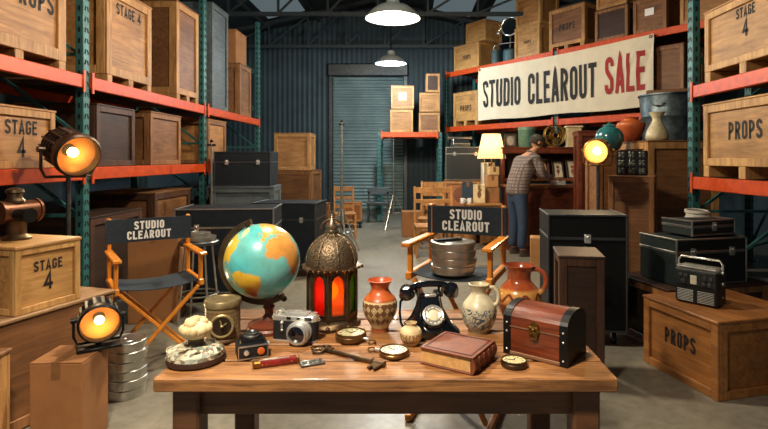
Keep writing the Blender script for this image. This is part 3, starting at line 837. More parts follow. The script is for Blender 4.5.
# --- lantern
def glassmat(name, c, em=.0, trans=.65):
    t = NT(name); v = t.coords(rnd=False); nz = t.noise(v, 26, 3)
    a = t.n('ShaderNodeBsdfTranslucent'); a.inputs[0].default_value = lin(c)
    b = t.n('ShaderNodeBsdfTransparent'); b.inputs[0].default_value = lin(c)
    g = t.n('ShaderNodeBsdfGlossy'); g.inputs['Roughness'].default_value = .15
    m1 = t.n('ShaderNodeMixShader'); m1.inputs[0].default_value = 1 - trans
    t.l(a.outputs[0], m1.inputs[1]); t.l(b.outputs[0], m1.inputs[2])
    m2 = t.n('ShaderNodeMixShader'); m2.inputs[0].default_value = .06
    t.l(m1.outputs[0], m2.inputs[1]); t.l(g.outputs[0], m2.inputs[2]); t.l(m2.outputs[0], t.out.inputs[0])
    return t.m
def lantern():
    x, y, z = T(332, 327); 
    y += .035; x = (332 - 410) * y / 520
    r = thing('lantern', 'eight-sided bronze lantern with glowing red, orange and green glass and a pierced dome', 'lantern', (x, y, z), math.radians(0))
    s = .42 / .46
    R = .108; n = 6
    def hexring(rad, zz): return [(rad * math.cos(PI / 4 * k), rad * math.sin(PI / 4 * k), zz) for k in range(8)]
    # rotate so one vertical post faces the camera (corners at -y)
    rot = RZ(0)
    b = MB(); b.loft([hexring(.128, 0), hexring(.128, .012), hexring(.118, .022), hexring(.112, .034), hexring(.104, .05)], 0, rot, False)
    for k in range(8):
        a = PI / 4 * k; b.ball((.118 * math.cos(a), .118 * math.sin(a), .0125), .012, 8, 0, rot)
    b.obj('base', BRONZE, r)
    top = .262
    f = MB()
    for k in range(8):
        a = PI / 4 * k
        f.cyl((R * math.cos(a), R * math.sin(a), .04), (R * math.cos(a), R * math.sin(a), top), .0075, n=8, M=rot)
    # pierced pointed-arch frames
    for k in range(8):
        p0 = Vector((R * math.cos(PI / 4 * k), R * math.sin(PI / 4 * k), 0)); p1 = Vector((R * math.cos(PI / 4 * (k + 1)), R * math.sin(PI / 4 * (k + 1)), 0))
        mid = (p0 + p1) / 2; e = (p1 - p0).normalized(); hw = (p1 - p0).length / 2
        nrm = mid.normalized()
        Mk = rot @ Matrix(((e.x, nrm.x, 0, mid.x), (e.y, nrm.y, 0, mid.y), (0, 0, 1, 0), (0, 0, 0, 1)))
        w = hw * .70; zs = .185; zt = .240
        arch = [(-w, .066)] + [(-w, zs)] + [(-w * math.cos(t) ** 1.2 if t < PI / 2 else 0, zs + (zt - zs) * math.sin(t) ** .8) for t in [PI / 2 * i / 8 for i in range(1, 9)]]
        right = [(-p[0], p[1]) for p in arch[::-1][1:]]
        poly = arch + right
        # frame plate: outer rectangle joined to the arch opening
        outer = []
        for (px, pz) in poly:
            if pz <= .0661: outer.append((math.copysign(hw, px), .045))
            else:
                t_ = (pz - .066) / (zt - .066)
                outer.append((px / w * hw if abs(px) > w * .999 else px / w * hw, .045 + (top - .045) * t_ ** .9))
        vs = []; 
        N = len(poly)
        for yy in (-.004, .004):
            for p in poly: vs.append((p[0], yy, p[1]))
            for p in outer: vs.append((p[0], yy, p[1]))
        fs = []
        for i in range(N):
            j = (i + 1) % N
            fs += [(i, j, N + j, N + i), (2 * N + i, 3 * N + i, 3 * N + j, 2 * N + j), (i, 2 * N + i, 2 * N + j, j)]
        f.add(vs, fs, 0, False, Mk)
        f.tube([(p[0], .006, p[1]) for p in poly], .0035, 6, 0, True, Mk)
        g = MB(); g.box((0, -.004, .155), (2 * w + .006, .002, .19), 0, Mk)
        col = k
        a_c = PI / 4 * k + PI / 8; d = (math.cos(a_c), math.sin(a_c))
        mt = GL_R if (d[1] < -.7 and d[0] < 0) else GL_O if d[1] < -.7 else GL_G if d[1] < 0 else GL_O
        g.obj('glass_pane', mt, r)
    f.obj('frame', BRONZE, r)
    e = MB(); e.loft([hexring(.112, top - .004), hexring(.138, top), hexring(.140, top + .006), hexring(.116, top + .016)], 0, rot, False)
    for k in range(30):
        q = 2 * PI * k / 30; rad = .136 * math.cos(PI / 8) / math.cos((q % (PI / 4)) - PI / 8)
        e.ball((rad * math.cos(q), rad * math.sin(q), top - .002), .006, 6, 0, rot)
    e.obj('eave', BRONZE, r)
    # ribbed dome with pierced ornament
    d = MB(); pr = [(.114, top + .014), (.113, top + .04), (.104, top + .075), (.086, top + .105), (.06, top + .128), (.032, top + .142), (.026, top + .150)]
    d.lathe(pr, 48)
    for k in range(8):
        a = 2 * PI * k / 8 + PI / 8
        d.tube([(pr_[0] * 1.02 * math.cos(a), pr_[0] * 1.02 * math.sin(a), pr_[1]) for pr_ in pr], .004, 6)
    t = NT('pierced_metal'); v = t.coords(rnd=False); w = t.n('ShaderNodeTexVoronoi'); t.l(v, w.inputs['Vector']); w.inputs['Scale'].default_value = 95
    col = t.ramp(w.outputs['Distance'], [(.22, lin('#120d0a')), (.38, lin('#7b6a54')), (.6, lin('#6a5a46'))])
    t.bsdf(col, .48, .75, w.outputs['Distance'], .5, .004)
    d.obj('dome', t.m, r)
    fz = top + .148
    p = MB(); p.lathe([(.03, fz), (.033, fz + .008), (.024, fz + .016), (.028, fz + .024), (.03, fz + .032), (.022, fz + .040), (.012, fz + .056), (.006, fz + .066), (.008, fz + .072), (.004, fz + .08), (0, fz + .083)], 24)
    p.obj('finial', m_plain('finial_steel', '#8a8070', .3, .9), r)
    h = MB(); h.tube([(.05 * math.cos(a), 0, fz + .012 + .05 * math.sin(a)) for a in [PI * i / 12 - .1 for i in range(13)]], .0035, 8, M=RZ(.3) @ TR(0, .012, 0)); h.obj('carry_ring', BRONZE, r)
    c = MB(); c.cyl((0, 0, .05), (0, 0, .11), .022, n=16); c.obj('candle', IVORY, r)
    c = MB(); c.lathe([(.0, .112), (.02, .125), (.029, .145), (.026, .165), (.012, .185), (0, .205)], 16); c.obj('flame', m_emit('flame', '#ffbe58', 17), r)
    L = bpy.data.lights.new('lantern_glow', 'POINT'); L.energy = .5; L.color = (1, .52, .2); L.shadow_soft_size = .03
    r.scale = (.97, .97, .97)
    lo = bpy.data.objects.new('lantern_glow', L); COL.objects.link(lo); lo.parent = r; lo.location = (0, -.02, .165)
GL_R = glassmat('red_glass', '#cf4a28', 0, .5); GL_O = glassmat('orange_glass', '#dc8a34', 0, .5); GL_G = glassmat('green_glass', '#587f3c', 0, .5)
lantern()

# --- ceramics
def vase(name, label, px, py, prof, mat, rz=0, handle=None, n=48, cat='vase', dy=0, hm=None):
    x, y, z = T(px, py); y += dy; x = (px - 410) * y / 520
    r = thing(name, label, cat, (x, y, z), rz)
    b = MB(); pr = list(prof)
    rt, zt = pr[-1]
    inner = [(rt - .004, zt + .001), (rt - .006, zt - .004)] + [(max(q[0] - .006, .004), q[1]) for q in prof[::-1][1:] if q[1] > zt * .55]
    b.lathe(pr + inner + [(0, inner[-1][1])], n)
    b.obj('body', mat, r, sharp=60)
    if handle:
        h = MB(); h.tube(*handle); h.obj('handle', hm or mat, r)
    return r
def smooth_prof(pts, k=6):
    out = []
    P = [pts[0]] + pts + [pts[-1]]
    for i in range(1, len(P) - 2):
        for s in range(k):
            t = s / k; a, b, c, d = P[i - 1], P[i], P[i + 1], P[i + 2]
            out.append(tuple(.5 * ((2 * b[q]) + (-a[q] + c[q]) * t + (2 * a[q] - 5 * b[q] + 4 * c[q] - d[q]) * t * t + (-a[q] + 3 * b[q] - 3 * c[q] + d[q]) * t ** 3) for q in (0, 1)))
    out.append(pts[-1]); return out
V1 = m_zbands('terracotta_vase', [(0, '#8a4a28'), (.07, '#8a4a28'), (.09, '#cdb88a'), (.60, '#d6c397'), (.62, '#a8562c'), (.66, '#c4622e'), (1, '#b9522a')], 0, .215, .38, ('dia', 2.6, '#6d4a2c', .035, .125))
vase('vase', 'orange-necked vase painted with diamonds, between the lantern and the telephone', 380, 332,
     [(0, 0)] + smooth_prof([(.038, 0), (.036, .012), (.044, .03), (.066, .07), (.073, .105), (.066, .135), (.045, .158), (.037, .172), (.037, .182), (.044, .198), (.054, .212)]), V1, dy=.02)
V2 = m_zbands('blue_scroll_jug', [(0, '#8d8672'), (.1, '#b8b096'), (.7, '#cfc6a8'), (1, '#b6aa88')], 0, .2, .35, ('scroll', 1.5, '#2f4660', .02, .105))
vase('jug', 'cream jug with blue-black scrollwork standing behind the leather book', 479, 333,
     [(0, 0)] + smooth_prof([(.042, 0), (.045, .008), (.062, .035), (.073, .075), (.067, .112), (.045, .142), (.032, .158), (.031, .17), (.038, .188), (.044, .198)]), V2, dy=.02,
     handle=([(.036, 0, .185), (.06, 0, .188), (.077, 0, .172), (.082, 0, .148), (.076, 0, .122), (.062, 0, .112)], [.007, .008, .008, .008, .008, .009], 10), cat='jug', rz=-.25)
V3 = m_zbands('brown_glazed_jug', [(0, '#6b2f1c'), (.34, '#7d3a1f'), (.40, '#b98243'), (.58, '#c08a48'), (.62, '#9a4a26'), (1, '#8a3d22')], 0, .255, .22, ('zig', 1, '#6b2c18', .098, .14), .5)
vase('jug', 'large glossy red-brown jug with a gold zigzag band, behind the wooden chest', 519, 325,
     [(0, 0)] + smooth_prof([(.06, 0), (.07, .02), (.088, .06), (.096, .1), (.088, .14), (.066, .168), (.052, .185), (.05, .205), (.056, .232), (.069, .252)]), V3, dy=.04,
     handle=([(.054, 0, .235), (.08, 0, .238), (.105, 0, .225), (.117, 0, .2), (.114, 0, .17), (.1, 0, .145), (.088, 0, .135)], [.010, .011, .011, .011, .011, .011, .013], 10), cat='jug', rz=-.3)
V4 = m_zbands('small_cream_pot', [(0, '#a58a5c'), (.3, '#d0b98a'), (.8, '#d9c69a'), (1, '#b29666')], 0, .085, .5, ('dia', 3.2, '#8a6238', .014, .05))
vase('pot', 'tiny round cream pot in front of the black telephone', 411, 345,
     [(0, 0)] + smooth_prof([(.024, 0), (.028, .006), (.041, .026), (.044, .042), (.037, .062), (.023, .073), (.019, .079), (.023, .087)]), V4, cat='pot')

# --- telephone
def phone():
    x, y, z = T(430, 336); y += .04; x = (431 - 410) * y / 520
    r = thing('rotary_telephone', 'black rotary telephone with its handset resting on the cradle', 'telephone', (x, y, z), math.radians(12))
    b = MB(); b.loft([rrect(.206, .17, .02, 0), rrect(.210, .174, .02, .01), rrect(.204, .168, .02, .028), rrect(.19, .15, .024, .034, cy=.006), rrect(.15, .115, .03, .06, cy=.022), rrect(.112, .085, .03, .10, cy=.034), rrect(.10, .072, .03, .135, cy=.036), rrect(.104, .066, .03, .145, cy=.036)], 0)
    b.obj('body', BLACKP, r)
    c = MB()
    for sx in (-1, 1):
        c.box((sx * .04, .036, .152), (.03, .06, .02), 0, None, .006)
        c.tube([(sx * .048, .012, .15), (sx * .052, .008, .175), (sx * .05, .004, .185)], .006, 8); c.tube([(sx * .048, .06, .15), (sx * .052, .064, .175), (sx * .05, .068, .185)], .006, 8)
    c.box((0, .01, .150), (.05, .012, .012), 1, None, .003)
    c.obj('cradle', [BLACKP, CHROME], r)
    h = MB()
    P = [(-.085, .036, .176), (-.06, .036, .188), (-.03, .036, .193), (0, .036, .194), (.03, .036, .193), (.06, .036, .188), (.085, .036, .176)]
    h.tube(P, [.015, .014, .0135, .0135, .0135, .014, .015], 14)
    for sx in (-1, 1):
        h.lathe([(0, .024), (.02, .022), (.027, .012), (.03, 0), (.033, -.012), (.033, -.022), (.028, -.028), (0, -.028)], 24, 0, TR(sx * .098, .030, .168) @ RY(sx * .22) @ RX(.3))
    h.obj('handset', BLACKP, r)
    # dial
    D = TR(0, -.034, .078) @ RX(math.radians(52))
    d = MB(); d.lathe([(.048, -.008), (.052, .002), (.048, .006), (0, .006)], 40, 1, D)
    d.lathe([(.044, .0062), (.044, .0075), (0, .0075)], 40, 0, D)
    d.obj('dial_plate', [IVORY, BLACKP], r)
    w = MB(); w.ring(.040, .005, 40, 8, 0, D @ TR(0, 0, .009)); w.ring(.026, .004, 32, 8, 0, D @ TR(0, 0, .009))
    for k in range(10):
        a = math.radians(60 + 30 * k); w.bar((.025 * math.cos(a + .26), .025 * math.sin(a + .26), .009), (.04 * math.cos(a + .26), .04 * math.sin(a + .26), .009), .006, .004, 0, up=(0, 0, 1), M=D)
    w.lathe([(.024, .008), (.024, .011), (.018, .014), (0, .014)], 28, 1, D)
    w.tube([(.036 * math.cos(-.5), .036 * math.sin(-.5), .012), (.047 * math.cos(-.5), .047 * math.sin(-.5), .014)], .003, 6, 0, M=D)
    w.obj('finger_wheel', [CHROME, IVORY], r)
    cd = MB(); pts = []
    base = [(-.10, .03, .15), (-.125, .02, .13), (-.13, .01, .09), (-.128, 0, .05), (-.115, -.005, .022), (-.1, .0, .014)]
    sp = []
    for i in range(len(base) - 1):
        for k in range(5): sp.append(Vector(base[i]).lerp(Vector(base[i + 1]), k / 5))
    cd.tube(sp + [Vector(base[-1])], .005, 8); cd.obj('cord', BLACKP, r)
    ft = MB()
    for sx in (-1, 1):
        for sy in (-1, 1): ft.cyl((sx * .085, sy * .065, -.0005), (sx * .085, sy * .065, .004), .01, n=10)
    ft.obj('rubber_feet', BLACKM, r)
phone()

# --- book
def book():
    A = Vector(T(421, 364)); 
    r = thing('leather_book', 'thick brown leather-bound book lying flat on the table', 'book', (.172, 1.862, TZ + .001), math.radians(-31))
    w, d, h = .205, .195, .060
    c = MB()
    for zz in (.003, h - .003): c.box((0, 0, zz), (w, d, .006), 0, None, .0022)
    # rounded spine along +x
    pts = [(w / 2 - .004 + .012 * math.sin(PI * i / 10), .0 + h * i / 10) for i in range(11)]
    out = pts + [(w / 2 - .008, h - .001), (w / 2 - .008, .001)]
    c.prism(out, -d / 2, d / 2, 0, Matrix(((1, 0, 0, 0), (0, 0, -1, 0), (0, 1, 0, 0), (0, 0, 0, 1))))
    for q in (-.06, -.02, .02, .06): c.box((w / 2 + .006, q, h / 2), (.006, .008, h * .8), 0, None, .002)
    c.obj('cover', BOOKL, r)
    p = MB(); p.box((-.006, 0, h / 2), (w - .016, d - .016, h - .0125)); p.obj('page_block', PAPER, r)
    l = MB()
    for m in (.012, .017):
        for s in (-1, 1):
            l.box((0, s * (d / 2 - m), h + .0006), (w - 2 * m, .0014, .0012)); l.box((s * (w / 2 - m), 0, h + .0006), (.0014, d - 2 * m, .0012))
    l.obj('tooled_border', m_plain('dark_tooling', '#3f1610', .5), r)
book()

# --- chest
PALE_TRIM = m_plain('pale_trim', '#8d6a50', .4, .4)
def chest():
    r = thing('treasure_chest', 'small domed wooden chest with dark iron straps and a brass latch', 'chest', (.503, 1.94, TZ + .001), math.radians(-37))
    w, d, h = .24, .19, .105
    b = MB(); b.box((0, 0, h / 2), (w, d, h), 0, None, .003); b.obj('body', W_CHEST, r)
    def lidprof(g=0, n=14): return [(d / 2 * math.cos(PI * i / n) * (1 + g / d * 2), (.052 + g) * math.sin(PI * i / n) ** .8) for i in range(n + 1)]
    MM = Matrix(((0, 0, 1, 0), (1, 0, 0, 0), (0, 1, 0, 0), (0, 0, 0, 1)))
    l = MB()
    o = lidprof(); o = [(p[0], p[1] + h + .002 + .018) for p in o] + [(-d / 2, h + .002), (d / 2, h + .002)]
    l.prism(o, -w / 2, w / 2, 0, MM); l.obj('lid', W_CHEST, r, sharp=30)
    for sx in (-1, 1):
        s = MB()
        o2 = lidprof(.003); o2 = [(p[0], p[1] + h + .02) for p in o2]
        full = o2 + [(-d / 2 - .003, h), (-d / 2 - .003, .0), (d / 2 + .003, .0), (d / 2 + .003, h)]
        x = sx * (w / 2 - .013)
        s.prism(full, x - .0145, x + .0145, 0, MM); s.obj('iron_strap', BLACKM, r)
        q = MB()
        for zz in (.02, .085, h + .012): q.ball((x, -d / 2 - .003, zz), .0045, 8)
        q.obj('rivets', CHROME, s and r)
    e = MB(); e.box((0, -d / 2 - .002, .008), (w - .05, .005, .012), 0, None, .001); e.obj('edge_trim', PALE_TRIM, r); e = MB(); e.box((0, -d / 2 - .002, h + .0), (w - .05, .003, .004)); e.obj('edge_trim', PALE_TRIM, r)
    k = MB(); k.prism([(-.016, -.022), (.016, -.022), (.02, 0), (.014, .024), (0, .032), (-.014, .024), (-.02, 0)], 0, .006, 0, TR(0, -d / 2 - .001, h + .002) @ RX(PI / 2))
    k.ring(.012, .0035, 18, 8, 0, TR(0, -d / 2 - .01, h - .016) @ RX(PI / 2)); k.ball((0, -d / 2 - .01, h + .004), .007, 10); k.cyl((-.016, -d / 2 - .008, h + .012), (.016, -d / 2 - .008, h + .012), .004, n=8)
    k.obj('latch', BRASS, r)
chest()

# --- 35mm camera
def camera35():
    x, y, z = T(294, 343)
    r = thing('film_camera', 'chrome and black film camera with a big round lens', 'camera', (x, y + .035, z), math.radians(-11))
    w, d, h = .185, .055, .112
    b = MB(); b.loft([rrect(w, d, .02, .006), rrect(w, d, .02, .082)], 0); b.obj('leather_body', LEATHERB, r)
    t = MB(); t.loft([rrect(w + .002, d + .002, .02, 0), rrect(w + .002, d + .002, .02, .007)], 0); t.loft([rrect(w + .002, d + .002, .02, .082), rrect(w + .002, d + .002, .02, .098), rrect(w - .006, d - .006, .018, .103)], 0)
    t.loft([rrect(.10, d, .008, .102, cx=.012), rrect(.094, d - .006, .008, .112, cx=.012)], 0)
    t.obj('chrome_plates', CHROME, r)
    k = MB(); k.lathe([(.016, .1), (.016, .115), (.014, .117), (0, .117)], 20, 0, TR(-.066, 0, 0)); k.lathe([(.012, .1), (.012, .113), (0, .113)], 18, 0, TR(-.034, 0, .0)); k.lathe([(.014, .1), (.014, .112), (0, .112)], 20, 0, TR(.076, .0, 0)); k.tube([(-.066, -.0, .118), (-.05, -.02, .119), (-.036, -.026, .118)], .003, 8)
    k.obj('dials', CHROME, r)
    wn = MB(); wn.box((.062, -d / 2 - .001, .093), (.03, .004, .013), 0, None, .001); wn.box((-.018, -d / 2 - .001, .093), (.018, .004, .011), 0, None, .001); wn.box((.022, -d / 2 - .001, .093), (.014, .004, .009), 0, None, .001); wn.obj('viewfinder_windows', BLACKP, r)
    L = MB(); D = TR(.034, -d / 2 + .004, .046) @ RX(PI / 2)
    L.lathe([(.045, 0), (.045, .012), (.041, .014), (.041, .03), (.044, .032), (.044, .045), (.039, .048), (.039, .056), (.033, .058), (.033, .046)], 40, 0, D, cap=False)
    for i in range(40):
        a = 2 * PI * i / 40; L.box((.0445 * math.cos(a), .0445 * math.sin(a), .038), (.003, .003, .011), 0, D @ TR(0, 0, 0))
    L.obj('lens_barrel', m_plain('satin_chrome', '#c6c6c2', .32, .7), r)
    g = MB(); g.lathe([(.034, .046), (.024, .050), (.012, .0525), (0, .053)], 32, 0, D, cap=False); g.lathe([(.034, .044), (.0, .044)], 32, 0, D)
    g.obj('lens_glass', m_plain('coated_lens', '#0c1016', .05, 0, 1, bstr=0), r)
    s = MB(); s.box((-.046, -d / 2 - .004, .058), (.008, .005, .03), 0, None, .002); s.ball((-.046, -d / 2 - .003, .074), .008, 10); s.ball((-.046, -d / 2 - .003, .045), .006, 10); s.obj('timer_lever', CHROME, r)
    st = MB()
    for sx in (-1, 1): st.ring(.006, .0015, 12, 6, 0, TR(sx * (w / 2 + .003), 0, .086) @ RX(PI / 2))
    st.obj('strap_lugs', CHROME, r)
camera35()

# --- folding reflex camera with its hood shut
def boxcam():
    x, y, z = T(250, 357)
    r = thing('box_camera', 'squat black vintage camera with a stepped top and an orange dot', 'camera', (x, y + .02, z), math.radians(24))
    b = MB(); b.loft([rrect(.105, .09, .008, 0), rrect(.108, .094, .008, .006), rrect(.108, .094, .008, .045), rrect(.1, .086, .008, .05)], 0); b.obj('body', LEATHERB, r)
    t = MB(); t.loft([rrect(.092, .078, .008, .05), rrect(.08, .068, .008, .062), rrect(.08, .068, .008, .066)], 0); t.obj('top_plate', BLACKM, r)
    l = MB(); l.lathe([(.03, .066), (.031, .074), (.026, .078), (.026, .084), (.018, .086), (.014, .081), (0, .080)], 28); l.obj('eyepiece', STEELD, r)
    e = MB(); e.box((0, -.0475, .047), (.104, .003, .004)); e.box((0, -.0475, .004), (.104, .003, .005)); 
    for sx in (-1, 1): e.box((sx * .051, -.0475, .025), (.003, .003, .042))
    e.obj('chrome_edging', STEEL, r)
    o = MB(); o.lathe([(.013, 0), (.013, .005), (.009, .007), (0, .006)], 20, 0, TR(.027, -.047, .026) @ RX(PI / 2)); o.obj('red_window', m_plain('orange_window', '#c4622a', .3), r)
    k = MB(); k.lathe([(.009, 0), (.009, .006), (0, .007)], 16, 0, TR(-.024, -.047, .026) @ RX(PI / 2)); k.obj('shutter_button', CHROME, r); k = MB(); k.lathe([(.01, 0), (.01, .01), (0, .011)], 16, 0, TR(.054, .01, .03) @ RY(PI / 2)); k.obj('knob', CHROME, r)
boxcam()

# --- tin
def tin():
    x, y, z = T(223, 343); y += .04; x = (223 - 410) * y / 520
    r = thing('tin_canister', 'old round tin with a lid and a round medallion on its front', 'tin', (x, y, z), 0)
    TB = m_zbands('tin_bands', [(0, '#4a3424'), (.08, '#4a3424'), (.1, '#7d6a45'), (.13, '#4d3626'), (.86, '#533a28'), (.88, '#83704a'), (1, '#5a4330')], 0, .14, .45, ('dia', 5, '#7d6a48', .02, .12), .1)
    b = MB(); b.lathe([(0, 0), (.066, 0), (.069, .004), (.069, .01), (.067, .013), (.067, .137), (.0, .137)], 48); b.obj('tin_body', TB, r)
    l = MB(); l.lathe([(.0695, .137), (.071, .14), (.071, .158), (.068, .163), (.062, .163), (.060, .159), (0, .159)], 48); l.obj('tin_lid', m_plain('tarnished_lid', '#9b8b66', .42, .6, var=.3, scale=30), r)
    m = MB(); D = RZ(.28) @ TR(0, -.0625, .072) @ RX(PI / 2)
    m.lathe([(.046, 0), (.046, .007), (.042, .011), (.036, .009), (.036, .0075)], 36, 1, D); m.lathe([(.036, .0076), (0, .0076)], 36, 0, D)
    m.bar((0, 0, .009), (.018, .012, .009), .005, .002, 1, up=(0, 0, 1), M=D); m.bar((0, 0, .009), (-.006, .024, .009), .005, .002, 1, up=(0, 0, 1), M=D); m.ball((0, 0, .009), .007, 10, 1, D)
    m.obj('medallion', [m_plain('dark_medallion', '#3b2c22', .4), m_plain('medallion_rim', '#b0a070', .35, .6)], r)
tin()

# --- trinket on mottled dish
def trinket():
    x, y, z = T(196, 364); y += .03; x = (196 - 410) * y / 520
    r = thing('trinket_ornament', 'cream bulbous ornament standing on a mottled round dish at the table left end', 'ornament', (x, y, z), 0)
    MOT = m_mottle('mottled_shell', [(.2, '#3f3626'), (.36, '#a9a690'), (.52, '#cfc8b0'), (.66, '#77918a'), (.82, '#7d5a3c')], 85, .35, vor=True)
    d = MB(); d.lathe([(0, 0), (.082, 0), (.088, .006), (.088, .018), (.084, .024)], 40, 1); d.lathe([(.086, .022), (.084, .034), (.07, .044), (.05, .05), (.03, .052), (0, .052)], 40, 0)
    for i in range(26):
        a = 2.4 * i; rr = .045 + .035 * ((i * 7) % 10) / 10; d.ball((rr * math.cos(a), rr * math.sin(a), .040 - (rr - .05) * .3), .011 + .004 * (i % 3), 8, 0, None, (1, 1, .7))
    d.obj('dish', [MOT, m_plain('dark_dish_base', '#3a251b', .4)], r)
    s = MB(); s.lathe([(.03, .05), (.024, .058), (.023, .068), (.03, .078), (.038, .084), (.0, .086)], 24); s.obj('stem', m_plain('olive_stem', '#57482f', .5), r)
    c = MB(); rg = random.Random(5)
    c.ball((0, 0, .1), .044, 24, 0, None, (1.05, 1, .72))
    for i in range(16):
        a = 2 * PI * i / 9 + (i // 9) * .35; rr = .036 if i < 9 else .02; c.ball((rr * math.cos(a), rr * math.sin(a), .104 if i < 9 else .122), .016 if i < 9 else .017, 10, 0)
    c.ball((0, 0, .131), .016, 10)
    r.scale = (1.14, 1.14, 1.1)
    c.obj('cap', m_mottle('cream_cap', [(.3, '#6b4a2a'), (.42, '#c9b484'), (.8, '#dfcfa6')], 44, .45, 0, 4), r)
trinket()

# --- knife, tag, key
def knife():
    x, y, z = T(276, 366)
    r = thing('pocket_knife', 'closed pocket knife with red scales and brass bolsters', 'knife', (x, y + .008, z), math.radians(20))
    L, w, h = .158, .03, .022
    s = MB()
    def cap(L, w, x0=0):
        n = 8; return [(x0 + L / 2 - w / 2 + w / 2 * math.cos(a), w / 2 * math.sin(a)) for a in [-PI / 2 + PI * i / n for i in range(n + 1)]] + [(x0 - L / 2 + w / 2 + w / 2 * math.cos(a), w / 2 * math.sin(a)) for a in [PI / 2 + PI * i / n for i in range(n + 1)]]
    o = cap(L, w)
    s.loft([[(p[0] * .98, p[1] * .8, 0) for p in o], [(p[0], p[1], .004) for p in o], [(p[0], p[1], .016) for p in o], [(p[0] * .98, p[1] * .75, h) for p in o]], 0)
    s.obj('scales', m_plain('red_scales', '#7d1f1a', .25, 0, .5, var=.3, scale=40), r)
    b = MB()
    b.box((-.066, 0, .0115), (.03, .0315, .0235), 0, None, .006); b.obj('bolster', BRASS, r)
    b = MB(); b.box((.072, 0, .0115), (.012, .029, .0225), 0, None, .005); b.obj('bolster', BRASS, r)
    k = MB(); k.box((-.005, 0, .0225), (.1, .006, .003), 0, None, .001); k.box((-.02, .004, .0235), (.05, .004, .003), 0, None, .001); k.obj('folded_blades', STEEL, r)
    p = MB()
    for xx in (-.05, -.035, .05): p.ball((xx, -.0152, .012), .0025, 8)
    p.obj('pins', GOLD, r)
knife()
def metal_tag():
    x, y, z = T(312, 364)
    r = thing('metal_tag', 'small embossed grey metal tag in front of the big key', 'tag', (x, y, z), math.radians(24))
    b = MB(); b.box((0, 0, .003), (.085, .044, .006), 0, None, .0015); b.obj('plate', STEELD, r)
    e = MB()
    e.ring(.013, .002, 20, 6, 0, TR(-.012, 0, .0062)); e.ring(.009, .002, 16, 6, 0, TR(.018, 0, .0062)); e.ball((-.012, 0, .006), .005, 8, 0, None, (1, 1, .5))
    for s in (-1, 1): e.box((0, s * .018, .0065), (.076, .003, .002), 0, None, .0006); e.box((s * .037, 0, .0065), (.003, .034, .002), 0, None, .0006)
    e.obj('embossing', STEEL, r)
metal_tag()
def key():
    x, y, z = T(350, 357)
    A = Vector(T(322, 351)); B = Vector(T(386, 368))
    d = (B - A); L = d.length
    r = thing('skeleton_key', 'oversized antique key with a scrolled bow', 'key', (A.x, A.y, z), math.atan2(d.y, d.x))
    b = MB()
    for (cx, cy, R) in ((-.0, .020, .019), (.0, -.020, .019), (-.026, 0, .018)): b.ring(R, .0048, 24, 8, 0, TR(cx, cy, .006))
    b.ring(.008, .004, 14, 6, 0, TR(.004, 0, .006)); b.obj('bow', BRONZE, r)
    s = MB(); s.tube([(.018, 0, .009), (L * .97, 0, .009)], .0078, 14)
    for xx, rr in ((.024, .011), (.032, .0095), (.05, .0105), (L * .80, .010), (L * .97, .0105)): s.cyl((xx - .003, 0, .0105), (xx + .003, 0, .0105), rr, n=16)
    s.obj('shaft', BRONZE, r)
    t = MB(); t.box((L * .9, -.022, .008), (.036, .03, .008), 0, None, .001); t.box((L * .87, -.043, .008), (.012, .016, .008), 0, None, .001); t.box((L * .935, -.041, .008), (.012, .012, .008), 0, None, .001); t.obj('bit', BRONZE, r)
key()

# --- brass dials
def dial(name, label, cat, px, py, R, h, facecol, rz=0, ringdir=None, hand=True, case=BRASS):
    x, y, z = T(px, py); y += R * .2; x = (px - 410) * y / 520
    r = thing(name, label, cat, (x, y, z), rz)
    c = MB(); c.lathe([(0, 0), (R * .93, 0), (R, h * .2), (R, h * .55), (R * .96, h * .65), (R * .97, h * .8), (R * .95, h), (R * .90, h), (R * .87, h * .82)], 44, 0, None, True, None, False); c.obj('case', case, r)
    f = MB(); f.lathe([(R * .89, h * .80), (0, h * .80)], 40, 0, None, False, None, False); f.obj('dial_face', m_mottle(name + '_face', facecol, 60, .35), r)
    k = MB()
    for i in range(12):
        a = PI / 6 * i; k.bar((R * .6 * math.cos(a), R * .6 * math.sin(a), h * .81), (R * .74 * math.cos(a), R * .74 * math.sin(a), h * .81), R * .06, .0012, 0, up=(0, 0, 1))
    if hand:
        k.bar((0, 0, h * .83), (R * .45 * math.cos(.8), R * .45 * math.sin(.8), h * .83), R * .07, .001, 0, up=(0, 0, 1)); k.bar((0, 0, h * .84), (R * .6 * math.cos(2.4), R * .6 * math.sin(2.4), h * .84), R * .05, .001, 0, up=(0, 0, 1))
    k.obj('markings', INK, r)
    if ringdir is not None:
        s = MB(); u = Vector((math.cos(ringdir), math.sin(ringdir), 0))
        s.tube([u * (R * .96) + Vector((0, 0, h * .45)), u * (R + .016) + Vector((0, 0, h * .4))], .005, 10); s.ball(u * (R + .017) + Vector((0, 0, h * .4)), .0075, 10)
        s.obj('stem', CHROME, r)
        q = MB(); q.ring(.013, .0028, 22, 8, 0, TR(u.x * (R + .036), u.y * (R + .036), .007) @ RX(.25)); q.obj('bow_ring', case, r)
    return r
MAGC = m_plain('brass_rim_brown', '#7a5c38', .35, .85, var=.35, scale=25)
dial('brass_compass', 'round brass compass with pale green face and ring in front of the lantern', 'compass', 351, 341, .062, .034, [(.3, '#a9a574'), (.7, '#d8d6b0')], 0, math.radians(-28), case=MAGC)
dial('pocket_watch', 'brass pocket watch with a white face beside the key tip', 'watch', 394, 356, .056, .022, [(.3, '#c9c3ae'), (.7, '#e6e2d2')], 0, math.radians(158), case=MAGC)
dial('brass_compass', 'small cream-faced brass compass in front of the wooden chest', 'compass', 514, 367, .046, .024, [(.3, '#b7a878'), (.7, '#dfd4a8')], .4, None, case=BRONZE)
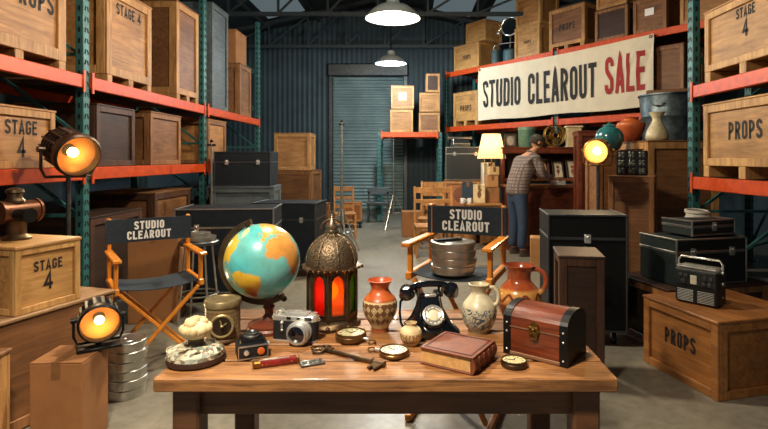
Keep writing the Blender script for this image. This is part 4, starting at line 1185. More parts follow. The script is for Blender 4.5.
# ------------------------------------------------------------------ director chairs
def director_chair(label, loc, rz, w, d, sh, ah, th):
    r = thing('director_chair', label, 'chair', loc, rz, 'directors chairs with STUDIO CLEAROUT backs')
    hw, hd = w / 2, d / 2
    for sx in (-1, 1):
        a = MB(); a.box((sx * hw, -.02, ah), (.055, d + .06, .024), 0, None, .007); a.obj('armrest', W_CHAIR, r)
        p = MB(); p.box((sx * hw, hd - .03, (sh - .03 + th) / 2), (.026, .036, th - sh + .03), 0, None, .005); p.obj('back_post', W_CHAIR, r)
        p = MB(); p.box((sx * hw, -hd + .03, (sh - .03 + ah) / 2), (.026, .034, ah - sh + .02), 0, None, .005); p.obj('front_post', W_CHAIR, r)
        s = MB(); s.box((sx * hw, 0, sh - .03), (.034, d + .02, .045), 0, None, .006); s.obj('seat_rail', W_CHAIR, r)
        f = MB(); f.box((sx * hw, 0, .022), (.034, d + .04, .04), 0, None, .006); f.obj('floor_rail', W_CHAIR, r)
        q = MB()
        for y in (-hd + .03, hd - .03): q.cyl((sx * (hw + .014), y, sh - .03), (sx * (hw + .02), y, sh - .03), .012, n=10)
        q.obj('bolt', STEEL, r)
    for y, o in ((-hd + .02, .013), (hd - .02, -.013)):
        for sx in (-1, 1):
            l = MB(); yy = y + sx * o
            l.bar((sx * (hw - .02), yy, .04), (-sx * (hw - .02), yy, sh - .05), .022, .036, 0, .005); l.obj('leg', W_CHAIR, r)
    # sagging seat canvas
    n = 14; vs = []; fs = []
    for s in (0, -.006):
        for i in range(n + 1):
            for j in range(2):
                u = -1 + 2 * i / n; vs.append((u * (hw - .005), (-hd + .02) if j == 0 else (hd - .03), sh - .012 - .03 * (1 - u * u) + s))
    K = 2 * (n + 1)
    for i in range(n):
        a = 2 * i
        fs += [(a, a + 2, a + 3, a + 1), (K + a, K + a + 1, K + a + 3, K + a + 2), (a, K + a, K + a + 2, a + 2), (a + 1, a + 3, K + a + 3, K + a + 1)]
    fs += [(0, 1, K + 1, K), (2 * n, K + 2 * n, K + 2 * n + 1, 2 * n + 1)]
    m = MB(); m.add(vs, fs, 0, True); m.obj('seat_canvas', CANVAS, r)
    # back canvas wrapped round the posts
    b = MB(); zb, zt = th - .185, th - .012; vs = []; fs = []
    prof = []
    for i in range(n + 1):
        u = -1 + 2 * i / n; prof.append((u * (hw + .02), hd - .052 + .022 * (1 - u * u)))
    back = [(x, y + .006) for x, y in prof][::-1]
    wrap = [(hw + .02, hd - .005)] ; wrapl = [(-hw - .02, hd - .005)]
    loop = prof + [(hw + .022, hd - .008), (hw - .03, hd - .006), (hw - .03, hd - .012), (hw + .012, hd - .014)] + back[1:-1] + [(-hw - .012, hd - .014), (-hw + .03, hd - .012), (-hw + .03, hd - .006), (-hw - .022, hd - .008)]
    b.prism(loop, zb, zt, 0, None, True); o = b.obj('back_canvas', CANVAS, r)
    t = text_mb(['STUDIO', 'CLEAROUT'], .062, .5, .2, .11, 1.16, -.005, (zb + zt) / 2, 0)
    t.v = [Vector((p.x * 1.02, hd - .056 + .022 * (1 - (p.x / hw) ** 2), p.z)) for p in t.v]
    l = t.obj('lettering', WHITE, o, recalc=False)
    return r
director_chair("wooden director's chair left of the globe with empty black seat", (-1.855, 3.78, 0), math.radians(36), .54, .44, .62, .80, 1.045)
director_chair("tall wooden director's chair behind the telephone with film cans on its seat", (.285, 3.06, 0), math.radians(-21), .46, .44, .85, 1.0, 1.195)

# ------------------------------------------------------------------ film cans
CAN = {}
def film_can(label, loc, R, h, rz=0, group=None, mat=None):
    key_ = (round(R, 3), round(h, 3))
    mat = mat or STEEL
    r = thing('film_can', label, 'film can', loc, rz, group)
    if key_ not in CAN:
        a = MB(); a.lathe([(0, .0), (R * .96, .0), (R * .97, .004), (R * .97, h * .5), (R * .9, h * .5), (0, h * .5)], 44); A = a.obj('can_base', mat, r)
        b = MB(); b.lathe([(R, h * .36), (R, h * .94), (R * .97, h), (R * .90, h), (R * .88, h - .003), (R * .5, h - .003), (R * .48, h - .001), (R * .12, h - .001), (R * .1, h - .003), (0, h - .003)], 44, cap=False); B = b.obj('can_lid', mat, r)
        CAN[key_] = (A, B)
    else:
        for q in CAN[key_]:
            c = q.copy(); c.parent = r; COL.objects.link(c)
    return r
ordn = ['bottom', 'second', 'third', 'fourth', 'fifth', 'sixth', 'seventh']
x0, y0 = -1.79, 3.28
for i in range(6):
    film_can('grey film can in the floor stack beside the lit spotlight, %s from the floor' % (['lowest', 'second', 'third', 'fourth', 'fifth', 'topmost (sixth)'][i]), (x0 + .004 * ((i * 5) % 3 - 1), y0 + .003 * ((i * 7) % 3 - 1), .001 + i * .0575), .118, .056, i * .7, 'film cans stacked on the floor')
cx, cy = .25, 2.985
for i in range(4):
    film_can('film can on the tall director\'s chair seat, %s of its stack' % (['lowest', 'second from the bottom', 'third from the bottom', 'topmost'][i]), (cx + .004 * ((i * 5) % 3 - 1), cy + .002 * i, .846 - .012 + i * .044), .128, .043, i * 1.1, 'film cans on the chair seat')
sl = thing('canvas_strap', 'black strap lying across the top film can on the chair', 'strap', (cx - .03, cy - .0, .846 - .012 + 4 * .044 + .0005), .45)
m = MB(); m.box((0, 0, .006), (.17, .035, .011), 0, None, .003); m.obj('band', BLACKM, sl); m = MB(); m.box((.075, 0, .0135), (.02, .042, .006), 0, None, .002); m.obj('buckle', STEEL, sl)

# ------------------------------------------------------------------ spot lamps
HOT = m_emit('hot_bulb', '#ffd890', 13)
AMB = glassmat('clear_lens', '#fff3dc', 0, .12)
WARMREF = m_plain('amber_reflector', '#b0702a', .4, .7, var=.15)
LIGHTS = []
def spotlamp(name, label, loc, rz, R, L, tilt, pole=0.0, body=BLACKM, power=20, group=None, lens=AMB, foot=True, refl=None, br=.24):
    """fresnel-style lamp pointing along local -y, tilted down by 'tilt'; stands on a yoke plate or a tripod pole"""
    r = thing(name, label, 'lamp', loc, rz, group)
    yk = R * 1.28
    zc = pole + yk + .03
    M = TR(0, 0, zc) @ RX(PI / 2 + tilt)
    h = MB()
    h.lathe([(0, -L * .55), (R * .55, -L * .55), (R * .78, -L * .45), (R * .86, -L * .30), (R * .9, L * .2), (R * 1.0, L * .26), (R * 1.04, L * .34), (R * 1.04, L * .46), (R * .96, L * .5), (R * .93, L * .5), (R * .9, L * .30)], 36, 0, M, cap=False)
    n = 14
    for i in range(n):
        a = 2 * PI * i / n; h.box((R * .9 * math.cos(a), R * .9 * math.sin(a), -L * .1), (R * .18, R * .06, L * .5), 0, M @ TR(0, 0, 0), .003)
    for i in range(4): h.ring(R * (.87 + .01 * i), R * .03, 32, 6, 0, M @ TR(0, 0, -L * (.32 - .12 * i)))
    h.obj('housing', body, r)
    g = MB(); g.lathe([(R * .90, L * .30), (R * .62, L * .12), (R * .30, L * .0)], 32, 0, M, cap=False); g.obj('reflector', refl or WARMREF, r)
    e = MB(); e.lathe([(R * .92, L * .40), (R * .55, L * .44), (R * .25, L * .46), (0, L * .465)], 28, 0, M, cap=False); e.obj('lens', lens, r)
    e = MB(); e.ball((0, 0, L * .2), R * br, 16, 0, M); e.obj('bulb', HOT, r)
    y = MB()
    w = R * 1.16
    y.tube([(-w, 0, zc), (-w, 0, zc - yk * .7), (-w * .85, 0, zc - yk), (0, 0, zc - yk), (w * .85, 0, zc - yk), (w, 0, zc - yk * .7), (w, 0, zc)], R * .07, 8)
    for s in (-1, 1): y.cyl((s * w * .85, 0, zc), (s * w * 1.12, 0, zc), R * .14, n=14)
    y.obj('yoke', body, r)
    if pole > 0:
        p = MB(); p.cyl((0, 0, .35), (0, 0, zc - yk), .017, n=12); p.cyl((0, 0, .35), (0, 0, pole * .62), .024, n=12); p.obj('pole', STEELD, r)
        for k in range(3):
            a = 2 * PI * k / 3 + .5; t = MB(); t.tube([(.02 * math.cos(a), .02 * math.sin(a), .62), (.42 * math.cos(a), .42 * math.sin(a), .012)], .012, 8); t.tube([(.02 * math.cos(a), .02 * math.sin(a), .34), (.24 * math.cos(a), .24 * math.sin(a), .29)], .008, 6); t.obj('tripod_leg', BLACKM, r)
    elif foot:
        p = MB(); p.box((0, 0, .008), (R * 2.1, R * 1.5, .016), 0, None, .004); p.cyl((0, 0, .016), (0, 0, zc - yk + .01), .016, n=12); p.obj('base_plate', body, r)
    Ld = bpy.data.lights.new(name + '_beam', 'SPOT'); Ld.energy = power; Ld.color = (1, .72, .4); Ld.spot_size = 1.9; Ld.spot_blend = .6; Ld.shadow_soft_size = R * .5
    o = bpy.data.objects.new(name + '_beam', Ld); COL.objects.link(o); o.parent = r
    q = M @ Vector((0, 0, L * .58)); d = M.to_3x3() @ Vector((0, 0, 1))
    o.location = q; o.rotation_euler = d.to_track_quat('-Z', 'Y').to_euler()
    return r
spotlamp('spotlight', 'black spotlight with amber glowing lens sitting on the cardboard carton', (-1.69, 2.825, .462), math.radians(34), .10, .22, math.radians(6), 0, BLACKM, 6)
BR_L = m_plain('brown_lamp_metal', '#4a382e', .4, .6, var=.3)
spotlamp('studio_lamp', 'big ribbed studio lamp glowing on a tripod in front of the left rack', (-2.68, 4.08, 0), math.radians(58), .165, .36, math.radians(18), 1.31, BR_L, 20)
spotlamp('studio_lamp', 'brass-bodied lamp with bright face on a stand below the teal jar at right', (1.88, 5.2, 0), math.radians(-30), .12, .26, math.radians(8), 1.38, m_plain('ochre_lamp', '#a87a3c', .35, .6), 14, refl=m_plain('cream_reflector', '#e0b878', .5, .2, var=.1), br=.34)

# ------------------------------------------------------------------ left foreground
carton('cardboard carton on the floor with the black spotlight sitting on top', (-1.785, 2.735, 0), math.radians(3), .26, .25, .452, CARD2)
# long trunk under the STAGE 4 crate
def big_trunk():
    r = thing('storage_trunk', 'large brown wooden trunk under the front STAGE 4 crate, with a pale ledge', 'trunk', (-2.42, 3.1, 0), math.radians(73))
    b = MB(); b.box((0, 0, .30), (.86, .72, .60), 0, None, .006); b.obj('body', W_BROWN, r)
    l = MB(); l.box((0, 0, .612), (.89, .75, .022), 0, None, .005); l.obj('ledge', m_wood('pale_ledge', '#b08a62', '#7d5c3c'), r)
    k = MB()
    for sx in (-1, 1): k.box((sx * .405, -.365, .3), (.05, .012, .58), 0, None, .003)
    k.box((0, -.365, .04), (.78, .012, .06), 0, None, .003); k.obj('corner_strip', W_BROWNV, r)
big_trunk()
crate('pine STAGE 4 crate on the brown trunk with a bronze projector on top', (-2.28, 3.06, .625), math.radians(74), .40, .42, .36, text=['STAGE', '4'], th=.065, tsizes=[.9, 1.55], tpos=(.0, .01), bw=.036, tw=.5)
crate('brown wooden crate at the bottom left corner beside the cardboard carton', (-2.175, 2.36, 0), math.radians(2), .42, .40, .53, mats=(W_BROWN, W_TANV), bw=.045)
def projector():
    r = thing('film_projector', 'old bronze film projector standing on the left STAGE 4 crate', 'projector', (-2.33, 3.08, .625 + .36 + .019), math.radians(70))
    b = MB(); b.lathe([(.075, 0), (.078, .012), (.06, .022), (.05, .03), (.05, .11), (.056, .118), (0, .118)], 28); b.obj('pedestal', BRONZE, r)
    h = MB(); h.cyl((-.085, 0, .165), (.105, 0, .165), .062, n=28); h.cyl((.105, 0, .165), (.12, 0, .165), .07, n=28); h.cyl((-.1, 0, .165), (-.085, 0, .165), .066, n=28); h.obj('lamp_house', m_plain('copper_brown', '#6d4630', .38, .7, var=.35), r)
    c = MB(); c.lathe([(.05, .215), (.052, .23), (.038, .245), (.036, .27), (.048, .278), (.044, .295), (.02, .305), (0, .306)], 24, 0, TR(-.01, 0, 0)); c.obj('chimney', BRONZE, r)
    l = MB(); l.cyl((-.03, -.06, .15), (-.03, -.15, .15), .036, n=20); l.cyl((-.03, -.15, .15), (-.03, -.165, .15), .042, n=20); l.obj('lens_tube', BLACKM, r)
    k = MB(); k.ring(.05, .006, 24, 6, 0, TR(-.02, .07, .16) @ RX(PI / 2)); k.tube([(-.02, .07, .16), (-.02, .1, .16), (.02, .1, .19)], .006, 8); k.obj('crank', STEELD, r)
projector()

# ------------------------------------------------------------------ right foreground
W_PROPS = m_wood('props_orange_wood', '#a26a34', '#70441f'); W_PROPSV = m_wood('props_orange_batten', '#a9713a', '#7a4b24')
CRX, CRY, CRA = 1.87, 3.16, math.radians(14.5)
def crl(x, y, z=0):
    c, s = math.cos(CRA), math.sin(CRA); return (CRX + c * x - s * y, CRY + s * x + c * y, z)
props = crate('wooden PROPS crate on the floor at the right with the portable radio on top', crl(.36, .33), CRA - PI / 2, .66, .72, .47, mats=(W_PROPS, W_PROPSV), text=['PROPS'], th=.105, tpos=(.0, .03), bw=.055, tw=.42)
crate('dark wooden crate on the floor at the right edge, behind the PROPS crate', crl(.75, 1.02), CRA, .95, .6, .47, mats=(W_DARK, W_BROWNV), bw=.055)
def radio():
    r = thing('portable_radio', 'black portable radio with a chrome carry handle, on the PROPS crate', 'radio', crl(.225, .37, .4895), CRA - math.radians(66))
    w, d, h = .27, .15, .235
    b = MB(); b.box((0, 0, h / 2 + .003), (w, d, h - .006), 0, None, .008); b.obj('cabinet', m_plain('radio_black', '#131618', .45, .1, var=.2), r)
    t = MB(); t.box((0, 0, h + .008), (w - .01, d - .012, .016), 0, None, .004)
    for i in range(3): t.box((0, -d * .28 + i * d * .28, h + .018), (w - .03, .012, .006), 0, None, .002)
    t.obj('top_panel', STEEL, r)
    f = MB(); f.box((0, -d / 2 - .002, h * .75), (w - .014, .006, h * .40), 0, None, .002); f.obj('dial_panel', m_plain('radio_panel', '#3f4344', .35, .6), r)
    g = MB()
    for i in range(8): 
        for sx in (-1, 1): g.box((sx * .066, -d / 2 - .003, .02 + i * .0105), (.105, .006, .004), 0, None, .001)
    g.obj('speaker_grille', STEEL, r)
    for x, z, rr in ((-.095, .19, .014), (-.06, .19, .014), (.06, .186, .017), (.1, .186, .014), (-.078, .15, .018), (.055, .148, .014), (.09, .148, .014)):
        k = MB(); k.lathe([(rr, 0), (rr * .9, .01), (rr * .5, .012), (0, .012)], 18, 0, TR(x, -d / 2 - .004, z) @ RX(PI / 2)); k.obj('knob', STEELD, r)
    c = MB(); c.box((-.01, -d / 2 - .005, .168), (.042, .006, .06), 0, None, .001); c.obj('tuning_scale', m_plain('cream_scale', '#c9c2ae', .5), r)
    H = MB(); z0 = h - .01
    H.tube([(-w / 2 - .006, 0, z0), (-w / 2 - .008, 0, z0 + .055), (-w / 2 + .012, 0, z0 + .082), (w / 2 - .012, 0, z0 + .082), (w / 2 + .008, 0, z0 + .055), (w / 2 + .006, 0, z0)], .0075, 10); H.obj('carry_handle', CHROME, r)
    for s in (-1, 1):
        p = MB(); p.cyl((s * (w / 2 - .002), 0, z0), (s * (w / 2 + .014), 0, z0), .012, n=14); p.obj('handle_pivot', STEEL, r)
    s2 = MB(); s2.lathe([(.016, 0), (.014, .012), (0, .013)], 18, 0, TR(w / 2 - .002, .02, .15) @ RY(PI / 2)); s2.obj('side_knob', STEEL, r); s2 = MB(); s2.ball((w / 2, .02, .06), .008, 10); s2.obj('side_stud', STEEL, r)
radio()
def latch_trunk(label, loc, rz, w, d, h, mat, lidh=.3, trim=STEEL, group=None, handle=False, corners=True, name='steamer_trunk', casters=0):
    r = thing(name, label, 'trunk', loc, rz, group)
    zb = casters
    b = MB(); b.box((0, 0, zb + h * (1 - lidh) / 2), (w, d, h * (1 - lidh) - .003), 0, None, .006); b.obj('body', mat, r)
    l = MB(); l.box((0, 0, zb + h * (1 - lidh / 2)), (w + .004, d + .004, h * lidh - .003), 0, None, .01); l.obj('lid', mat, r)
    e = MB(); zl = zb + h * (1 - lidh)
    e.box((0, -d / 2 - .002, zl), (w + .006, .008, .022), 0, None, .002); e.box((0, -d / 2, zb + h), (w + .006, .016, .014), 0, None, .002); e.box((0, -d / 2, zb + .008), (w + .006, .014, .014), 0, None, .002)
    for sx in (-1, 1):
        e.box((sx * w / 2, 0, zb + h), (.016, d, .014), 0, None, .002); e.box((sx * w / 2, 0, zl), (.008, d, .022), 0, None, .002); e.box((sx * w / 2, -d / 2, zb + h / 2), (.016, .016, h), 0, None, .003)
    e.obj('metal_edging', trim, r)
    for x in ((-w * .28, w * .28) if w > .6 else (0,)):
        k = MB(); k.box((x, -d / 2 - .008, zl), (.05, .012, .07), 0, None, .004); k.ball((x, -d / 2 - .014, zl + .012), .012, 8)
        k.obj('latch', CHROME, r)
    if handle:
        q = MB(); q.tube([(-.08, -d / 2, zb + h * .45), (-.07, -d / 2 - .035, zb + h * .45), (.07, -d / 2 - .035, zb + h * .45), (.08, -d / 2, zb + h * .45)], .009, 8); q.obj('handle', BLACKM, r)
    if casters:
        for sx in (-1, 1):
            for sy in (-1, 1):
                c = MB(); x, y = sx * (w / 2 - .08), sy * (d / 2 - .08)
                c.cyl((x - .014, y, zb * .42), (x + .014, y, zb * .42), zb * .42, n=18); c.box((x - .02, y, zb * .7), (.004, .04, zb * .58), 1); c.box((x + .02, y, zb * .7), (.004, .04, zb * .58), 1); c.box((x, y, zb - .004), (.07, .07, .008), 1)
                c.obj('caster', [BLACKM, STEEL], r)
    return r
BLUEBLK = m_plain('blue_black_case', '#161e25', .6, 0, var=.25, spec=.3)
GRNBLK = m_plain('green_black_trunk', '#182322', .6, 0, var=.3, spec=.3)
latch_trunk('dark green-black trunk on the dark crate behind the radio', crl(.72, .98, .4895), CRA, .66, .42, .36, GRNBLK, .28)
latch_trunk('small dark case lying on top of the trunk behind the radio', crl(.80, 1.0, .861), CRA + .1, .46, .3, .12, m_plain('grey_case', '#252c2e', .55, .1), .4, name='instrument_case')
def cable_coil():
    r = thing('cable_coil', 'coil of pale cable on the dark case at the right edge', 'cable', crl(.80, 1.0, .99), CRA)
    m = MB()
    for k in range(5): m.ring(.09 - .006 * (k % 3), .007, 30, 6, 0, TR(.004 * (k % 2), .003 * k, .008 + .012 * k) @ RX(.04 * (k - 2)))
    m.obj('loops', m_plain('pale_cable', '#b6b2a6', .6), r)
cable_coil()
latch_trunk('black flight case on casters standing right of the table', (1.43, 4.36, 0), math.radians(-6), .60, .5, .92, m_plain('black_flight_case', '#0f1112', .65, 0, var=.3, spec=.25), .2, STEELD, None, True, name='flight_case', casters=.11)
crate('dark brown tall crate between the table and the black flight case', (1.13, 3.5, 0), math.radians(-10), .28, .36, .84, mats=(W_DARK, W_DARKV), bw=.05)
carton('tan carton with a hand hole on the floor by the man\'s feet', (1.80, 7.12, 0), math.radians(-12), .30, .28, .40, CARD)

# ------------------------------------------------------------------ antiques corner at the right
crate('tall brown cabinet-crate with the orange and white vases on top', (3.13, 6.4, 0), 0, .82, .90, 1.67, mats=(W_BROWN, W_TANV), bw=.08)
def topvase(name, label, px, py, Y, prof, mat, cat='vase'):
    z = CAMZ - (py - 158) * Y / 520
    r = thing(name, label, cat, ((px - 410) * Y / 520, Y, 1.691), 0)
    b = MB(); pr = list(prof); rt, zt = pr[-1]
    b.lathe(pr + [(rt - .012, zt), (rt - .016, zt - .02), (0, zt - .06)], 40); b.obj('body', mat, r, sharp=60); return r
topvase('vase', 'broad orange pottery vase on the tall brown crate', 631, 140, 6.68, [(0, 0)] + smooth_prof([(.07, 0), (.1, .04), (.15, .13), (.175, .2), (.165, .245), (.10, .275), (.085, .29), (.10, .315)]), m_zbands('orange_pot', [(0, '#8f3d1e'), (.3, '#b5542a'), (1, '#cc6a34')], 0, .3, .4))
topvase('vase', 'cream bottle-shaped vase with flared mouth on the tall brown crate', 657, 140, 6.15, [(0, 0)] + smooth_prof([(.11, 0), (.128, .03), (.12, .09), (.09, .16), (.058, .22), (.052, .26), (.075, .31), (.092, .335)]), m_zbands('cream_vase', [(0, '#c2b48e'), (1, '#ddd1ac')], 0, .33, .4))
cab = crate('reddish-brown narrow cabinet standing between the hutch and the teal jar', (2.66, 7.6, 0), math.radians(-8), .46, .40, 1.86, mats=(W_RED, W_RED), bw=.06, name='narrow_cabinet')
crate('plain brown crate standing under the teal jar', (2.45, 6.42, 0), .05, .42, .42, 1.56, mats=(W_BROWN, W_BROWNV), bw=.05)
cab['category'] = 'cabinet'
r = thing('ginger_jar', 'dark teal rounded jar beside the orange vase', 'jar', (2.46, 6.42, 1.581), 0)
b = MB(); b.lathe([(0, 0)] + smooth_prof([(.10, 0), (.13, .03), (.168, .12), (.16, .2), (.12, .26), (.07, .29)]) + [(0, .292)], 40); b.obj('body', m_zbands('teal_glaze', [(0, '#1d4a50'), (1, '#357c80')], 0, .3, .2, None, .5), r)
l = MB(); l.lathe([(.075, .288), (.078, .3), (.05, .318), (.016, .325), (.02, .34), (0, .35)], 28); l.obj('jar_lid', m_zbands('teal_lid', [(0, '#1d4a50'), (1, '#357c80')], 0, .3, .2, None, .5), r)
crate('dark tall crate behind the vases, under the big steel tub', (3.76, 7.5, 0), math.radians(-42), .8, .7, 1.52, mats=(W_DARK, W_DARKV), bw=.07)
def tub():
    r = thing('steel_tub', 'big galvanised steel tub overlapping the banner corner, behind the vases', 'tub', (3.76, 7.5, 1.541), 0)
    b = MB(); b.lathe([(0, 0), (.33, 0), (.345, .02), (.37, .25), (.375, .26), (.37, .27), (.395, .52), (.40, .53), (.395, .54), (.42, .82), (.436, .83), (.436, .85), (.415, .85), (.36, .03), (0, .03)], 56)
    b.obj('tub_wall', m_mottle('galvanised', [(.3, '#2f3b41'), (.5, '#4d595d'), (.7, '#6f7b7e')], 9, .42, .7, 5, .1), r)
    for a in (-2.4, .75):
        h = MB(); c, s = math.cos(a), math.sin(a)
        h.tube([(.405 * c - .08 * s, .405 * s + .08 * c, .7), (.46 * c - .06 * s, .46 * s + .06 * c, .68), (.46 * c + .06 * s, .46 * s - .06 * c, .68), (.405 * c + .08 * s, .405 * s - .08 * c, .7)], .01, 8); h.obj('tub_handle', STEELD, r)
    p = thing('plank', 'short wooden board lying across the steel tub rim', 'plank', (3.86, 7.53, 2.395), math.radians(-28))
    m = MB(); m.box((.08, 0, .04), (.95, .22, .08), 0, None, .006); m.obj('board', W_BROWN, p)
tub()
# ornate carved black panel leaning on the tall crate
def carved_panel():
    r = thing('carved_panel', 'black carved leafy panel standing below the orange vase', 'panel', (2.44, 5.62, 0.0), math.radians(-30))
    r.location = (2.34, 5.49, 1.302)
    b = MB(); b.box((0, .02, .13), (.31, .035, .26), 0, None, .01, ); b.obj('backing', BLACKM, r)
    c = MB(); rg = random.Random(4)
    for i in range(3):
        for j in range(3):
            x = -.1 + .1 * i; z = .045 + .085 * j
            for k in range(4):
                a = PI / 4 + PI / 2 * k; c.ball((x + .022 * math.cos(a), -.002, z + .022 * math.sin(a)), .02, 8, 0, None, (.9, .5, 1.1))
            c.ball((x, -.008, z), .012, 8)
    c.obj('carved_leaves', m_plain('worn_silver_black', '#5c5f58', .4, .7, var=.5, scale=40), r)
    return r
carved_panel()
st = crate('brown plinth crate carrying the black carved panel', (2.38, 5.55, 0), math.radians(-30), .44, .34, 1.28, mats=(W_BROWN, W_BROWNV), bw=.05)

# ------------------------------------------------------------------ hutch and what stands on it
HX, HY = 2.33, 8.95
def hutch():
    r = thing('hutch', 'reddish wooden hutch with a counter and shelf of framed pictures, in front of the man', 'hutch', (HX, HY, 0), 0)
    W = 1.5
    b = MB(); b.box((0, -.28, .5), (W, .6, 1.0), 0, None, .006); b.obj('cupboard_body', W_RED, r)
    c = MB(); c.box((0, -.29, 1.02), (W + .06, .66, .04), 0, None, .008); c.obj('counter', m_wood('counter_wood', '#a4683a', '#6d3d20'), r)
    for k in range(3):
        d = MB(); d.box((-W / 2 + W / 6 * (2 * k + 1), -.588, .46), (W / 3 - .05, .018, .8), 0, None, .004); d.box((-W / 2 + W / 6 * (2 * k + 1), -.6, .46), (W / 3 - .2, .012, .62), 0, None, .004); o = d.obj('door', W_RED, r)
        q = MB(); q.ball((-W / 2 + W / 6 * (2 * k + 1) + .16, -.615, .55), .016, 8); q.obj('knob', BRASS, o)
    s = MB(); s.box((0, .16, 1.34), (W, .02, .58), 0); s.obj('back_board', W_DARK, r)
    for sx in (-1, 1):
        q = MB(); q.box((sx * (W / 2 - .015), .02, 1.34), (.03, .3, .60), 0, None, .003); q.obj('side_board', W_RED, r)
    t = MB(); t.box((0, .01, 1.655), (W + .08, .38, .03), 0, None, .006); t.box((0, -.15, 1.60), (W + .04, .05, .085), 0, None, .012); t.obj('top_shelf', W_RED, r)
    m = MB(); m.box((0, .02, 1.10), (W - .06, .28, .02), 0, None, .003); m.box((0, -.12, 1.12), (W - .06, .02, .04), 0, None, .004); m.obj('picture_ledge', m_wood('ledge_wood', '#9c5a34', '#6a351d'), r)
hutch()
HT = 1.671
def hx(px, Y=8.95): return (px - 410) * Y / 520
def frame(label, x, y, z, w, h, face, rz=0, lean=.28, border=W_DARK, group=None, name='picture_frame', motif=None):
    r = thing(name, label, 'picture', (x, y, z), rz, group)
    M = RX(-lean)
    f = MB(); bw = .03
    for sx in (-1, 1): f.box((sx * (w / 2 - bw / 2), 0, h / 2), (bw, .025, h), 0, M, .004)
    for zz in (bw / 2, h - bw / 2): f.box((0, 0, zz), (w - 2 * bw, .025, bw), 0, M, .004)
    f.obj('frame_border', border, r)
    p = MB(); p.box((0, .004, h / 2), (w - 2 * bw + .004, .008, h - 2 * bw + .004), 0, M); p.obj('picture', face, r)
    if motif:
        q = MB()
        if motif[0] == 'oval': q.lathe([(1, 0), (1, .003), (0, .004)], 28, 0, M @ TR(0, 0, h * .5) @ SCL(w * .26, 1, h * .34) @ RX(PI / 2))
        else:
            q.ball((0, 0, h * .62), w * .13, 12, 0, M, (1, .06, 1)); q.ball((0, 0, h * .40), w * .17, 12, 0, M, (.8, .05, 1.1)); q.bar((-.01, -.002, h * .2), (.02, -.002, h * .5), .012, .004, 0, M=M)
        q.obj('motif', motif[1], r)
    return r
CREAM = m_plain('cream_paper', '#d9cbaa', .7)
SEPIA = m_plain('sepia_ink', '#7a4a2a', .7)
yl = 8.885
frame('dark framed picture with a tan oval, leftmost on the hutch ledge', hx(543), yl, 1.125, .235, .36, W_DARK, .1, .28, m_plain('frame_brown', '#5c3a26', .45), 'pictures on the hutch ledge', motif=('oval', m_plain('tan_oval', '#b98a58', .6)))
frame('pale framed picture with a small figure, middle one on the hutch ledge', hx(558), yl, 1.125, .205, .34, CREAM, .12, .28, W_DARK, 'pictures on the hutch ledge', motif=('fig', SEPIA))
frame('pale framed picture with a rosy spot, rightmost on the hutch ledge', hx(572.5), yl, 1.125, .225, .35, CREAM, .15, .28, W_DARK, 'pictures on the hutch ledge', motif=('fig', m_plain('rose_ink', '#9c5546', .7)))
def canister():
    r = thing('canister', 'green lidded canister on top of the hutch, behind the man\'s head', 'canister', (hx(527), 8.98, HT), 0)
    b = MB(); b.lathe([(0, 0), (.14, 0), (.145, .02), (.145, .30), (0, .3)], 36); b.obj('body', m_plain('sage_green_tin', '#4a6f5c', .45, .2, var=.25), r)
    l = MB(); l.lathe([(.152, .295), (.152, .335), (.14, .345), (0, .35)], 36); l.obj('canister_lid', m_plain('sage_lid', '#6a8a78', .4, .2), r)
canister()
def fan():
    r = thing('desk_fan', 'round brass desk fan standing on the hutch', 'fan', (hx(553), 8.95, HT), .15)
    b = MB(); b.lathe([(.09, 0), (.09, .012), (.04, .03), (.018, .05), (.018, .12), (0, .12)], 28); b.obj('foot', BRASS, r)
    D = TR(0, -.02, .20) @ RX(PI / 2)
    g = MB(); g.ring(.18, .012, 40, 8, 0, D); g.ring(.18, .008, 40, 6, 0, D @ TR(0, 0, .07)); g.ring(.1, .004, 30, 6, 0, D @ TR(0, 0, .085)); 
    for k in range(14):
        a = 2 * PI * k / 14; g.tube([(.18 * math.cos(a), .18 * math.sin(a), 0), (.18 * math.cos(a), .18 * math.sin(a), .07), (.05 * math.cos(a + .3), .05 * math.sin(a + .3), .09)], .003, 5, M=D)
    g.ring(.05, .006, 24, 6, 0, D @ TR(0, 0, .09)); g.obj('cage', GOLD, r)
    for k in range(4):
        a = PI / 2 * k + .4; f = MB(); f.box((.085, 0, .04), (.13, .085, .004), 0, D @ RZ(a) @ RX(.45), .001); f.obj('blade', BRASS, r)
    m = MB(); m.cyl((0, 0, -.07), (0, 0, .06), .045, .035, 24, 0, D); m.obj('motor', BLACKM, r)
fan()
def postbox():
    r = thing('mantel_box', 'cream standing box with a small figure picture on its front, right end of the hutch', 'box', (hx(573.5), 8.95, HT), -.05)
    b = MB(); b.box((0, 0, .17), (.23, .16, .34), 0, None, .006); b.obj('body', m_plain('cream_box_wood', '#cfb487', .6), r)
    t = MB(); t.box((0, 0, .35), (.28, .2, .03), 0, None, .01); t.box((0, 0, .012), (.26, .18, .024), 0, None, .006); t.obj('cornice', m_plain('cream_cornice', '#d9c298', .6), r)
    p = MB(); p.ball((0, -.082, .23), .045, 14, 0, None, (1, .08, .8)); p.ball((0, -.082, .16), .035, 12, 0, None, (.9, .08, 1.2)); p.obj('motif', SEPIA, r)
postbox()
frame('small dark framed picture on the hutch, left of the green canister', hx(511.5), 9.03, HT, .22, .24, m_plain('grey_print', '#5a544a', .6), 0, .15, W_DARK, motif=('oval', m_plain('grey_oval', '#8f887a', .6)))
r = thing('table_linen', 'folded white cloth on the hutch counter under the man\'s hand', 'cloth', (hx(558, 8.45), 8.45, 1.042), .3)
m = MB(); 
for i in range(3): m.box((.004 * i, 0, .015 + .024 * i), (.2 - .01 * i, .15, .024), 0, None, .008)
m.obj('folds', WHITE, r)
